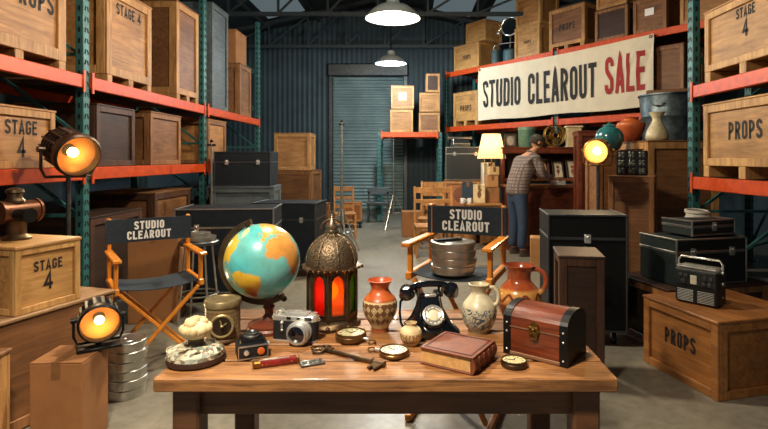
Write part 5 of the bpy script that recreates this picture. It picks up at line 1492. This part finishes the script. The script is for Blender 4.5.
for i, (px, col, rr) in enumerate(((575, '#6f6a4e', .07), (583, '#8a8468', .05))):
    r = thing('bowl', ['olive bowl on the right part of the hutch counter', 'small grey-green bowl at the right end of the hutch counter'][i], 'bowl', (hx(px, 8.5), 8.46, 1.042), 0)
    b = MB(); b.lathe([(0, 0), (rr * .5, 0), (rr * .9, rr * .5), (rr, rr * .9), (rr * .94, rr * .9), (rr * .8, rr * .5), (0, rr * .15)], 28); b.obj('body', m_plain('bowl_glaze%d' % i, col, .35), r)
for i, px in enumerate((569, 578)):
    pass

# ------------------------------------------------------------------ floor lamp, trunk and boxes left of the man
def floor_lamp():
    Y = 9.0
    r = thing('floor_lamp', 'floor lamp with a glowing cream pleated shade, left of the hutch', 'lamp', (hx(491.5, Y), Y, 0), 0)
    b = MB(); b.lathe([(.16, 0), (.16, .02), (.05, .04), (.02, .06), (0, .06)], 30); b.obj('foot', BRASS, r)
    p = MB(); p.cyl((0, 0, .05), (0, 0, 1.5), .016, n=12); p.obj('pole', GOLD, r)
    t = NT('lit_shade'); a = t.n('ShaderNodeBsdfTranslucent'); a.inputs[0].default_value = lin('#f6e2b8'); d = t.n('ShaderNodeBsdfDiffuse'); d.inputs[0].default_value = lin('#f6e6c4')
    m = t.n('ShaderNodeMixShader'); m.inputs[0].default_value = .35; t.l(a.outputs[0], m.inputs[1]); t.l(d.outputs[0], m.inputs[2])
    e = t.n('ShaderNodeEmission'); e.inputs[0].default_value = lin('#f4d9a4'); e.inputs[1].default_value = .22
    ad = t.n('ShaderNodeAddShader'); t.l(m.outputs[0], ad.inputs[0]); t.l(e.outputs[0], ad.inputs[1]); t.l(ad.outputs[0], t.out.inputs[0])
    s = MB(); n = 72
    vs = []; fs = []
    for (R, z) in ((.245, 1.475), (.155, 1.90), (.150, 1.90), (.240, 1.475)):
        for k in range(n): q = R * (1 + (.012 if k % 2 else -.012)); vs.append((q * math.cos(2 * PI * k / n), q * math.sin(2 * PI * k / n), z))
    for i in range(4):
        j = (i + 1) % 4
        for k in range(n): k2 = (k + 1) % n; fs.append((i * n + k, i * n + k2, j * n + k2, j * n + k))
    s.add(vs, fs, 0, False); s.obj('lamp_shade', t.m, r)
    u = MB(); u.ball((0, 0, 1.62), .045, 14); u.obj('bulb', m_emit('warm_bulb', '#ffd79a', 25), r)
    L = bpy.data.lights.new('shade_bulb', 'POINT'); L.energy = 8; L.color = (1, .84, .62); L.shadow_soft_size = .06
    o = bpy.data.objects.new('shade_bulb', L); COL.objects.link(o); o.parent = r; o.location = (0, 0, 1.72)
floor_lamp()
crate('brown crate carrying the black chest with a white latch', (1.02, 9.75, 0), -.05, .75, .55, 1.06, mats=(W_BROWN, W_TANV), bw=.07)
latch_trunk('black chest with a white latch, left of the floor lamp', (1.02, 9.75, 1.082), -.05, .70, .5, .60, m_plain('black_chest', '#1b2124', .55, 0), .2, STEEL)
def typewriter():
    r = thing('typewriter', 'old grey typewriter on top of the black chest', 'typewriter', (.95, 9.75, 1.69), .1)
    b = MB(); b.loft([rrect(.34, .3, .03, 0), rrect(.34, .3, .03, .05), rrect(.30, .16, .03, .13, cy=.05), rrect(.28, .13, .03, .15, cy=.05)], 0, None, False); b.obj('body', STEELD, r)
    c = MB(); c.cyl((-.2, .08, .17), (.2, .08, .17), .025, n=16); c.cyl((-.23, .08, .17), (-.2, .08, .17), .032, n=16); c.cyl((.2, .08, .17), (.23, .08, .17), .032, n=16); c.tube([(-.2, .06, .18), (-.25, .02, .24)], .006, 6); c.obj('carriage', STEEL, r)
    k = MB()
    for i in range(3):
        for j in range(9): k.cyl((-.13 + .0325 * j, -.13 + .035 * i, .05 + .014 * i), (-.13 + .0325 * j, -.13 + .035 * i, .066 + .014 * i), .011, n=8)
    k.obj('keys', IVORY, r)
typewriter()
# white slatted crate of books beneath the lamp shade
def books_row():
    cols = ['#d8d2c2', '#8f8a7e', '#e2dccb', '#55585a', '#cfc7b2', '#b3ab98']
    lab = ['white', 'grey', 'ivory', 'charcoal', 'cream', 'stone']
    Y = 9.15
    for i in range(6):
        x = hx(482.5, Y) + i * .036; 
        r = thing('book', '%s-spined tall book in the upright row under the floor lamp shade' % lab[i], 'book', (x, Y, 1.00), 0, 'upright books under the lamp shade')
        m = MB(); m.box((0, 0, .2), (.031, .24, .4), 0, None, .004); m.obj('cover', m_plain('book_%d' % i, cols[i], .6), r)
        m = MB(); m.box((0, .004, .2), (.024, .236, .404)); m.obj('page_block', CREAM, r)
    crate('narrow honey-coloured crate under the row of tall books', (hx(482.5, Y) + .09, Y, 0), 0, .30, .34, .98, mats=(W_TAN, W_TANV), bw=.04)
books_row()
def small_table():
    r = thing('side_table', 'low wooden table holding small boxes and mugs, left of the man', 'table', (1.19, 8.55, 0), 0)
    t = MB(); t.box((0, 0, .735), (.58, .5, .03), 0, None, .006); t.obj('table_top', W_FURN, r)
    a = MB(); a.box((0, -.21, .69), (.48, .02, .06)); a.box((0, .21, .69), (.48, .02, .06)); a.obj('apron', W_FURN, r)
    for sx in (-1, 1):
        for sy in (-1, 1): l = MB(); l.box((sx * .25, sy * .21, .36), (.045, .045, .72), 0, None, .006); l.obj('leg', W_FURN, r)
small_table()
def tx(px): return (px - 410) * 8.5 / 520
r = carton('navy blue box on the low wooden table', (tx(468), 8.62, .751), .05, .16, .16, .34, m_plain('navy_card', '#2a3a48', .6))
r = carton('cream box with a brown picture on its front, on the low wooden table', (tx(479.5), 8.56, .751), -.08, .19, .16, .29, m_plain('cream_card', '#d6c294', .6))
m = MB(); m.ball((0, -.0805, .14), .04, 12, 0, None, (.8, .06, 1.5)); m.ball((.015, -.0805, .21), .025, 10, 0, None, (1, .06, 1)); m.obj('motif', SEPIA, r)
for i, px in enumerate((462, 469)):
    r = thing('mug', ['white mug on the low wooden table, left of the pair', 'white mug on the low wooden table, nearer the cream box'][i], 'mug', (tx(px), 8.40, .751), .4 * i + .3, 'white mugs on the low table')
    b = MB(); b.lathe([(0, 0), (.032, 0), (.036, .01), (.037, .085), (.033, .085), (.031, .012), (0, .01)], 24); b.obj('cup', WHITE, r)
    h = MB(); h.tube([(.035, 0, .07), (.06, 0, .065), (.062, 0, .035), (.036, 0, .02)], .006, 8); h.obj('handle', WHITE, r)
for i, (px, z, w, h, mt) in enumerate(((494, .751, .22, .24, CARD2), (493.5, 1.003, .19, .19, CARD), (495, 1.205, .16, .13, m_plain('pale_card', '#c9a772', .8)))):
    carton(['lowest carton of the small stack on the low table beside the man', 'middle carton of the small stack on the low table beside the man', 'topmost pale carton of the small stack on the low table beside the man'][i], (tx(px) - .005, 8.68, z), .05 * i, w, .22, h, mt, 'cartons stacked on the low table')
# decorated board leaning on the brown crate
r = frame('brown board painted with flowers, leaning against the crate under the black chest', .92, 9.24, .62, .56, .42, m_wood('board_wood', '#a4693a', '#7c4a26'), 0, .12, W_BROWN, name='painted_board', motif=('oval', m_plain('flower_paint', '#6a3d24', .6)))
carton('carton on the floor holding up the flower-painted board', (.90, 9.20, 0), 0, .5, .36, .6, CARD2)
# wooden chairs
def slat_chair(label, loc, rz, w=.46, h=.95, sh=.45, mat=W_FURN, slats=2, group='plain wooden chairs'):
    r = thing('wooden_chair', label, 'chair', loc, rz, group)
    hw = w / 2 - .02; d = .40
    s = MB(); s.box((0, 0, sh), (w, d, .03), 0, None, .008); s.obj('seat', mat, r)
    for sx in (-1, 1):
        l = MB(); l.box((sx * hw, -d / 2 + .03, sh / 2 - .008), (.038, .038, sh - .018), 0, None, .005); l.obj('leg', mat, r)
        l = MB(); l.bar((sx * hw, d / 2 - .01, 0), (sx * hw, d / 2 + .012, sh), .038, .038, 0, .005); l.bar((sx * hw, d / 2 + .012, sh), (sx * hw, d / 2 + .08, h), .036, .036, 0, .005); l.obj('leg', mat, r)
    for k in range(slats):
        z = h - .06 - .17 * k; y = d / 2 + .012 + .068 * (z - sh) / (h - sh); m = MB(); m.box((0, y, z), (w - .05, .018, .09 if k == 0 else .06), 0, None, .005); m.obj('back_slat', mat, r)
    m = MB()
    for sx in (-1, 1): m.bar((sx * hw, -d / 2 + .03, .2), (sx * hw, d / 2, .2), .02, .02)
    m.bar((-hw, -d / 2 + .03, .28), (hw, -d / 2 + .03, .28), .02, .02); m.obj('stretcher', mat, r)
    return r
slat_chair('wooden chair seen from behind the tall director\'s chair, left of its back', (.38, 7.9, 0), math.radians(4), .62, 1.04, .46)
slat_chair('honey wood chair between the brown cartons and the low table', (.36, 8.85, 0), math.radians(-8), .42, 1.08, .46, slats=3)
slat_chair('small wooden chair far back behind the lantern finial', (-1.22, 9.75, 0), math.radians(12), .40, .95, .45, W_FURN, 3)
carton('left brown carton on the floor behind the tall director\'s chair', (.02, 10.0, 0), .05, .36, .36, .46, CARD2)
carton('right brown carton on the floor behind the tall director\'s chair', (.36, 9.6, 0), -.04, .34, .36, .62, CARD)
r = thing('bench', 'small grey bench in front of the low rack by the back wall', 'bench', (-.74, 12.0, 0), 0)
m = MB(); m.box((0, 0, .45), (.5, .3, .05), 0, None, .006); m.obj('seat', STEELD, r); m = MB(); m.box((0, .14, .72), (.5, .03, .16), 0, None, .006); m.obj('backrest', W_GREY, r)
for sx in (-1, 1):
    m = MB(); m.box((sx * .22, 0, .21), (.04, .28, .425), 0, None, .004); m.box((sx * .22, .14, .55), (.04, .03, .3)); m.obj('leg', STEELD, r)
def dolly_crate():
    Y = 11.2; x = (353 - 410) * Y / 520
    r = thing('wheeled_dolly', 'low black dolly on casters under the small orange crate', 'dolly', (x, Y, 0), .05)
    m = MB(); m.box((0, 0, .115), (.42, .42, .04), 0, None, .006); m.obj('platform', BLACKM, r)
    for sx in (-1, 1):
        for sy in (-1, 1): c = MB(); c.cyl((sx * .15 - .015, sy * .15, .047), (sx * .15 + .015, sy * .15, .047), .046, n=16); c.box((sx * .15, sy * .15, .092), (.05, .05, .012)); c.obj('caster', BLACKM, r)
    crate('small orange-brown crate riding on the low black dolly', (x, Y, .137), .05, .38, .36, .38, mats=(m_wood('orange_wood', '#b06a34', '#7c4522'), W_TANV), bw=.04)
dolly_crate()

# ------------------------------------------------------------------ middle left
latch_trunk('long black road case with metal edges behind the left director\'s chair', (-1.93, 5.62, 0), math.radians(6), .98, .6, .86, BLUEBLK, .22, STEEL, None, True, name='road_case', casters=.10)
latch_trunk('black road case farther back behind the globe', (-1.55, 6.75, 0), math.radians(-4), .8, .6, .82, BLUEBLK, .25, STEELD, None, True, name='road_case', casters=.10)
def stool():
    Y = 4.75; x = (199 - 410) * Y / 520
    r = thing('round_stool', 'round metal stool behind the left director\'s chair carrying two film cans', 'stool', (x, Y, 0), 0)
    s = MB(); s.lathe([(0, .70), (.17, .70), (.175, .71), (.175, .725), (.165, .735), (0, .735)], 36); s.obj('seat', STEELD, r)
    for k in range(4):
        a = PI / 4 + PI / 2 * k; l = MB(); l.tube([(.12 * math.cos(a), .12 * math.sin(a), .702), (.19 * math.cos(a), .19 * math.sin(a), .004)], .010, 8); l.obj('leg', STEEL, r)
    q = MB(); q.ring(.168, .007, 32, 6, 0, TR(0, 0, .25)); q.obj('foot_ring', STEEL, r)
    film_can('wide film can lying on the round metal stool, lower of two', (x, Y, .737), .15, .035, 0, 'film cans on the metal stool')
    film_can('smaller film can on the round metal stool, upper of two', (x - .02, Y, .773), .12, .032, 0, 'film cans on the metal stool')
stool()
def suitcase():
    r = thing('suitcase', 'oxblood leather suitcase leaning back against a brown crate behind the lantern', 'suitcase', (-1.62, 8.42, 0.012), math.radians(-14))
    M = RX(-.30)
    b = MB(); b.loft([[(p[0], p[1], p[2]) for p in rrect(.56, .17, .05, 0.0)], rrect(.58, .18, .05, .02), rrect(.58, .18, .05, .48), rrect(.56, .17, .05, .50)], 0, M); b.obj('shell', REDL, r)
    s = MB()
    for sx in (-1, 1): s.box((sx * .17, 0, .25), (.035, .19, .51), 0, M, .004)
    s.obj('strap', W_DARK, r)
    h = MB(); h.tube([(-.07, 0, .5), (-.065, 0, .54), (.065, 0, .54), (.07, 0, .5)], .01, 8, M=M); h.obj('handle', W_DARK, r)
    c = MB()
    for sx in (-1, 1):
        for z in (.03, .47): c.box((sx * .265, -.07, z), (.06, .05, .06), 0, M, .012)
    c.obj('corner_cap', BRONZE, r)
suitcase()
crate('brown crate behind the oxblood suitcase, right of the globe', (-1.80, 9.34, 0), math.radians(-10), .62, .45, .66, mats=(W_BROWN, W_BROWNV), bw=.055)
carton('tan carton on the floor seen under the left director\'s chair back', (-2.35, 4.85, 0), math.radians(12), .42, .36, .80, CARD2)
def equip_stand(label, loc, h, rz):
    r = thing('light_stand', label, 'stand', loc, rz, 'empty light stands in the middle of the hall')
    p = MB(); p.cyl((0, 0, .3), (0, 0, h * .6), .02, n=10); p.cyl((0, 0, h * .6), (0, 0, h), .013, n=10); p.obj('pole', STEEL, r)
    for k in range(3):
        a = 2 * PI * k / 3; t = MB(); t.tube([(.02 * math.cos(a), .02 * math.sin(a), .7), (.38 * math.cos(a), .38 * math.sin(a), .012)], .011, 8); t.tube([(.015 * math.cos(a), .015 * math.sin(a), .32), (.28 * math.cos(a), .28 * math.sin(a), .33)], .008, 6); t.obj('tripod_leg', STEEL, r)
    c = MB(); c.cyl((-.05, 0, h - .05), (.05, 0, h - .05), .014, n=8); c.ball((0, 0, h), .022, 8); c.obj('clamp', BLACKM, r)
equip_stand('grey light stand beside the long road case at left', (-2.52, 6.6, 0), 1.7, .3)
equip_stand('tall grey light stand in mid hall above the suitcase', (-1.05, 8.0, 0), 2.05, .9)
equip_stand('far grey light stand in front of the roller shutter', (-.35, 11.0, 0), 1.9, .1)
crate('dark grey crate in the middle distance, behind the far road case', (-2.47, 7.9, 0), .1, .9, .7, 1.05, mats=(W_GREY, W_GREY), bw=.07)
latch_trunk('black trunk stacked on the dark grey crate in the middle distance', (-2.47, 7.9, 1.072), .06, .8, .6, .5, BLUEBLK, .3, STEELD)
crate('brown crate in the far middle, left of the roller shutter', (-2.6, 11.8, 0), -.1, 1.0, .8, 1.2, mats=(W_BROWN, W_BROWNV), bw=.08)
crate('tan crate stacked on the far brown crate left of the roller shutter', (-2.6, 11.8, 1.222), .02, .8, .7, .8, mats=(W_TAN, W_TANV), bw=.07)
# ------------------------------------------------------------------ the man browsing at the hutch
def skin_mesh(name, verts, edges, radii, root, sub=2):
    me = bpy.data.meshes.new(name + '_sk'); me.from_pydata(verts, edges, []); 
    o = bpy.data.objects.new(name + '_sk', me); COL.objects.link(o)
    md = o.modifiers.new('Skin', 'SKIN'); md.use_smooth_shade = True
    if not me.skin_vertices: 
        raise RuntimeError('no skin layer')
    for i, r in enumerate(radii):
        r = r if isinstance(r, tuple) else (r, r)
        me.skin_vertices[0].data[i].radius = r; me.skin_vertices[0].data[i].use_root = (i == root)
    s = o.modifiers.new('Sub', 'SUBSURF'); s.levels = sub; s.render_levels = sub
    dg = bpy.context.evaluated_depsgraph_get(); dg.update()
    ev = o.evaluated_get(dg); m2 = ev.to_mesh()
    vs = [v.co.copy() for v in m2.vertices]; fs = [tuple(p.vertices) for p in m2.polygons]
    ev.to_mesh_clear(); bpy.data.objects.remove(o); bpy.data.meshes.remove(me)
    return vs, fs
def chain(V, E, Rd, start, pts):
    p = start
    for (c, r) in pts:
        V.append(c); Rd.append(r); E.append((p, len(V) - 1)); p = len(V) - 1
    return p
def man():
    r = thing('person', 'man in a checked shirt, jeans and dark cap bending over the hutch counter', 'person', (1.70, 7.98, 0), math.radians(112)); r.scale = (1.10, 1.08, 1.035)
    SKIN = m_plain('skin', '#b98562', .55, var=.08)
    HAIR = m_plain('dark_hair', '#2c2018', .8)
    t = NT('checked_shirt'); tc = t.n('ShaderNodeTexCoord'); sp = t.n('ShaderNodeSeparateXYZ'); t.l(tc.outputs['Object'], sp.inputs[0])
    def band(sock, per, w):
        m = t.n('ShaderNodeMath', operation='PINGPONG'); t.l(sock, m.inputs[0]); m.inputs[1].default_value = per
        g = t.n('ShaderNodeMath', operation='LESS_THAN'); t.l(m.outputs[0], g.inputs[0]); g.inputs[1].default_value = w; return g.outputs[0]
    a = band(sp.outputs['X'], .024, .008); b = band(sp.outputs['Z'], .024, .008); y = band(sp.outputs['Y'], .024, .008)
    ab = t.n('ShaderNodeMath', operation='ADD'); t.l(a, ab.inputs[0]); t.l(b, ab.inputs[1])
    s3 = t.n('ShaderNodeMath', operation='MULTIPLY_ADD'); t.l(y, s3.inputs[0]); s3.inputs[1].default_value = .4; t.l(ab.outputs[0], s3.inputs[2])
    col = t.ramp(s3.outputs[0], [(0, lin('#84756e')), (.5, lin('#71635d')), (1, lin('#584b46'))])
    t.bsdf(col, .85); SHIRT = t.m
    JEANS = m_plain('blue_jeans', '#2a3a52', .85, var=.25, scale=30)
    # body
    V = [(0, .06, .96)]; Rd = [(.13, .10)]; E = []
    sp_ = chain(V, E, Rd, 0, [((0, .03, 1.13), (.125, .095)), ((0, -.05, 1.30), (.15, .105)), ((0, -.14, 1.44), (.13, .085))])
    nk = chain(V, E, Rd, sp_, [((0, -.20, 1.52), .055), ((0, -.245, 1.585), .052)])
    for s in (-1, 1):
        chain(V, E, Rd, 0, [((s * .095, .06, .88), (.085, .09)), ((s * .11, .03, .50), .058), ((s * .115, .07, .12), .04), ((s * .12, -.0, .045), (.042, .035)), ((s * .125, -.11, .035), (.038, .026))])
        e = chain(V, E, Rd, sp_, [((s * .17, -.14, 1.42), .058)])
        if s < 0: w = chain(V, E, Rd, e, [((-.235, -.20, 1.18), .043), ((-.17, -.42, 1.13), .030), ((-.155, -.475, 1.125), (.034, .018)), ((-.15, -.515, 1.118), (.036, .016))])
        else: w = chain(V, E, Rd, e, [((.23, -.22, 1.19), .043), ((.15, -.43, 1.115), .030), ((.135, -.48, 1.105), (.034, .018)), ((.125, -.52, 1.098), (.036, .016))])
        hp = Vector(V[w]); d = (hp - Vector(V[w - 1])).normalized(); sd = d.cross(Vector((0, 0, 1))).normalized()
        for k, L in zip((-1.5, -.5, .5, 1.5), (.062, .074, .072, .055)):
            p0 = hp + sd * (k * .017) + d * .01; p1 = p0 + d * L * .5 + Vector((0, 0, .002)); p2 = p0 + d * L + Vector((0, 0, -.022))
            chain(V, E, Rd, w, [(tuple(p0), .0095), (tuple(p1), .0088), (tuple(p2), .0078)])
        th = Vector(V[w - 1]); q = -sd * s * -1
        chain(V, E, Rd, w - 1, [(tuple(th + sd * s * .032 + d * .015), .011), (tuple(th + sd * s * .05 + d * .05 - Vector((0, 0, .01))), .0085)])
    vs, fs = skin_mesh('body', V, E, Rd, 0, 2)
    b = MB(); b.add(vs, fs, 0, True)
    # head: skull, jaw, nose, ears, eyes in the same mesh, bent forward
    H = TR(0, -.275, 1.665) @ RX(.55)
    b.ball((0, .005, .02), .098, 24, 0, H, (.80, 1.0, 1.08)); b.ball((0, -.03, -.05), .075, 20, 0, H, (.78, .85, .9))
    b.lathe([(0, 0), (.012, .004), (.016, .02), (.007, .045), (0, .05)], 12, 0, H @ TR(0, -.096, -.035) @ RX(-.15)); 
    for s in (-1, 1):
        b.ball((s * .08, .012, -.01), .03, 14, 0, H, (.35, .75, 1.1)); b.ball((s * .03, -.083, .008), .011, 10, 1, H); b.ball((s * .03, -.083, .008), .014, 10, 0, H @ TR(0, .004, .004))
    b.ball((0, -.09, -.062), .02, 12, 2, H, (1.1, .4, .32))
    b.obj('body', [SKIN, HAIR, m_plain('lips', '#8d5444', .5)], r)
    # hair and cap
    h = MB(); h.ball((0, .018, .018), .104, 24, 0, H, (.82, .98, 1.02)); hv = h
    keep = []
    hv.f, hv.m, hv.s = zip(*[(f, m, s_) for f, m, s_ in zip(hv.f, hv.m, hv.s) if (H.inverted() @ (sum((hv.v[i] for i in f), Vector()) / len(f))).y > -.02 and (H.inverted() @ (sum((hv.v[i] for i in f), Vector()) / len(f))).z > -.06])
    hv.f = list(hv.f); hv.m = list(hv.m); hv.s = list(hv.s)
    hv.obj('hair', HAIR, r)
    c = MB(); CAPM = m_plain('charcoal_cap', '#3d3935', .85)
    c.lathe([(.106, .045), (.108, .06), (.104, .095), (.085, .122), (.05, .136), (0, .140)], 28, 0, H @ TR(0, .006, -.02) @ SCL(.86, 1.02, 1)); c.ball((0, .006, .12), .01, 8, 0, H)
    c.obj('cap_crown', CAPM, r)
    k = MB()
    out = [(.075 * math.cos(a), -.075 + -.085 * math.sin(a)) for a in [PI * i / 12 for i in range(13)]]
    k.prism(out, .026, .034, 0, H @ RX(.12)); k.obj('cap_brim', CAPM, r)
    # shirt
    V = [(0, .065, .84)]; Rd = [(.20, .165)]; E = []
    sp_ = chain(V, E, Rd, 0, [((0, .055, .98), (.20, .16)), ((0, .03, 1.12), (.195, .155)), ((0, -.045, 1.29), (.205, .155)), ((0, -.125, 1.42), (.18, .125))])
    chain(V, E, Rd, sp_, [((0, -.18, 1.505), .068)])
    for s in (-1, 1):
        e = chain(V, E, Rd, sp_, [((s * .175, -.135, 1.415), .082)])
        if s < 0: chain(V, E, Rd, e, [((-.225, -.165, 1.30), .07), ((-.24, -.20, 1.18), .062), ((-.205, -.32, 1.155), .052), ((-.175, -.405, 1.135), .044)])
        else: chain(V, E, Rd, e, [((.222, -.175, 1.30), .07), ((.235, -.22, 1.19), .062), ((.195, -.33, 1.15), .052), ((.158, -.41, 1.12), .044)])
    vs, fs = skin_mesh('shirt', V, E, Rd, 0, 2); m = MB(); m.add(vs, fs, 0, True); m.obj('shirt', SHIRT, r)
    cl = MB(); cl.ring(.066, .016, 24, 8, 0, TR(0, -.178, 1.502) @ RX(.6)); cl.obj('shirt_collar', SHIRT, r)
    # jeans
    V = [(0, .06, .92)]; Rd = [(.16, .13)]; E = []
    chain(V, E, Rd, 0, [((0, .06, 1.03), (.16, .125))])
    for s in (-1, 1): chain(V, E, Rd, 0, [((s * .095, .06, .84), (.10, .105)), ((s * .108, .035, .52), .078), ((s * .115, .07, .10), .062)])
    vs, fs = skin_mesh('jeans', V, E, Rd, 0, 2); m = MB(); m.add(vs, fs, 0, True); m.obj('jeans', JEANS, r)
    for s in (-1, 1):
        f = MB(); f.loft([[(s * .12 + .05 * math.cos(a), -.035 + .14 * math.sin(a), z) for a in [2 * PI * i / 20 for i in range(20)]] for z in (0.001, .03)] + [[(s * .12 + .045 * math.cos(a), -.025 + .125 * math.sin(a), .055) for a in [2 * PI * i / 20 for i in range(20)]], [(s * .118 + .042 * math.cos(a), .04 + .055 * math.sin(a), .10) for a in [2 * PI * i / 20 for i in range(20)]]], 0)
        f.obj('shoe', m_plain('brown_shoe', '#3a2a20', .6), r)
man()

# ------------------------------------------------------------------ pendants and ambient fill
SHADE = m_plain('pendant_enamel', '#aab4b4', .35, .3, var=.1)
def rzf(x): return 5.85 - .22 * abs(x + 1)
def pendant(label, x, y, z, R, power, bulb=14, col=(1, .86, .66), group='pendant lamps', cone=None):
    r = thing('pendant_lamp', label, 'lamp', (x, y, z), 0, group)
    s = MB(); s.lathe([(R, 0), (R * .98, .03 * R), (R * .86, .2 * R), (R * .6, .42 * R), (R * .3, .52 * R), (R * .24, .6 * R), (R * .23, .8 * R), (R * .12, .86 * R), (0, .87 * R)], 40, 0); 
    s.lathe([(R, 0), (R * .96, .03 * R), (R * .84, .18 * R), (R * .58, .39 * R), (R * .25, .49 * R), (0, .49 * R)], 40, 0, cap=False); s.obj('shade', SHADE, r)
    b = MB(); b.ball((0, 0, .20 * R), .36 * R, 18, 0, None, (1, 1, .8)); b.obj('bulb', m_emit('pendant_bulb', '#fff0d8', bulb), r)
    c = MB(); c.cyl((0, 0, .86 * R), (0, 0, rzf(x) - z - .02), .012, n=8); c.obj('cord', BLACKM, r)
    L = bpy.data.lights.new('pendant_light', 'SPOT' if cone else 'POINT')
    if cone: L.spot_size = math.radians(cone); L.spot_blend = .9
    L.energy = power; L.color = col; L.shadow_soft_size = R * .35
    o = bpy.data.objects.new('pendant_light', L); COL.objects.link(o); o.parent = r; o.location = (0, 0, -.08)
pendant('wide grey pendant lamp hanging from the roof in the middle of the hall', -.23, 7.0, 3.36, .37, 340)
pendant('far pendant lamp hanging in front of the back wall', -.40, 10.9, 3.46, .33, 240, col=(.86, .95, 1))
# two unseen pendants added to light the table, chairs and aisle
pendant('unseen pendant lamp added for light over the aisle beyond the table', -.55, 3.7, 3.7, .37, 300)
pendant('unseen pendant lamp added above the viewer as key light', -.75, .75, 3.1, .37, 430, col=(1, .84, .64), cone=145)

w = bpy.data.worlds.new('hall_fill'); SC.world = w; w.use_nodes = True
w.node_tree.nodes['Background'].inputs[0].default_value = (.55, .66, .80, 1); w.node_tree.nodes['Background'].inputs[1].default_value = .14  # dim bluish fill, added through the open front behind the viewer

# ------------------------------------------------------------------ camera
cam = bpy.data.cameras.new('camera'); co = bpy.data.objects.new('camera', cam); COL.objects.link(co)
co.location = (0, 0, CAMZ); co.rotation_euler = (PI / 2, 0, 0)
cam.sensor_width = 36; cam.sensor_fit = 'HORIZONTAL'; cam.lens = 36 * 520 / 768
cam.shift_x = -(410 - 384) / 768; cam.shift_y = -(214.5 - 158) / 768
cam.clip_start = .05; cam.clip_end = 100
SC.camera = co
SC.view_settings.view_transform = 'Standard'; SC.view_settings.look = 'None'; SC.view_settings.gamma = 1; SC.view_settings.use_curve_mapping = False
SC.view_settings.exposure = 0.35
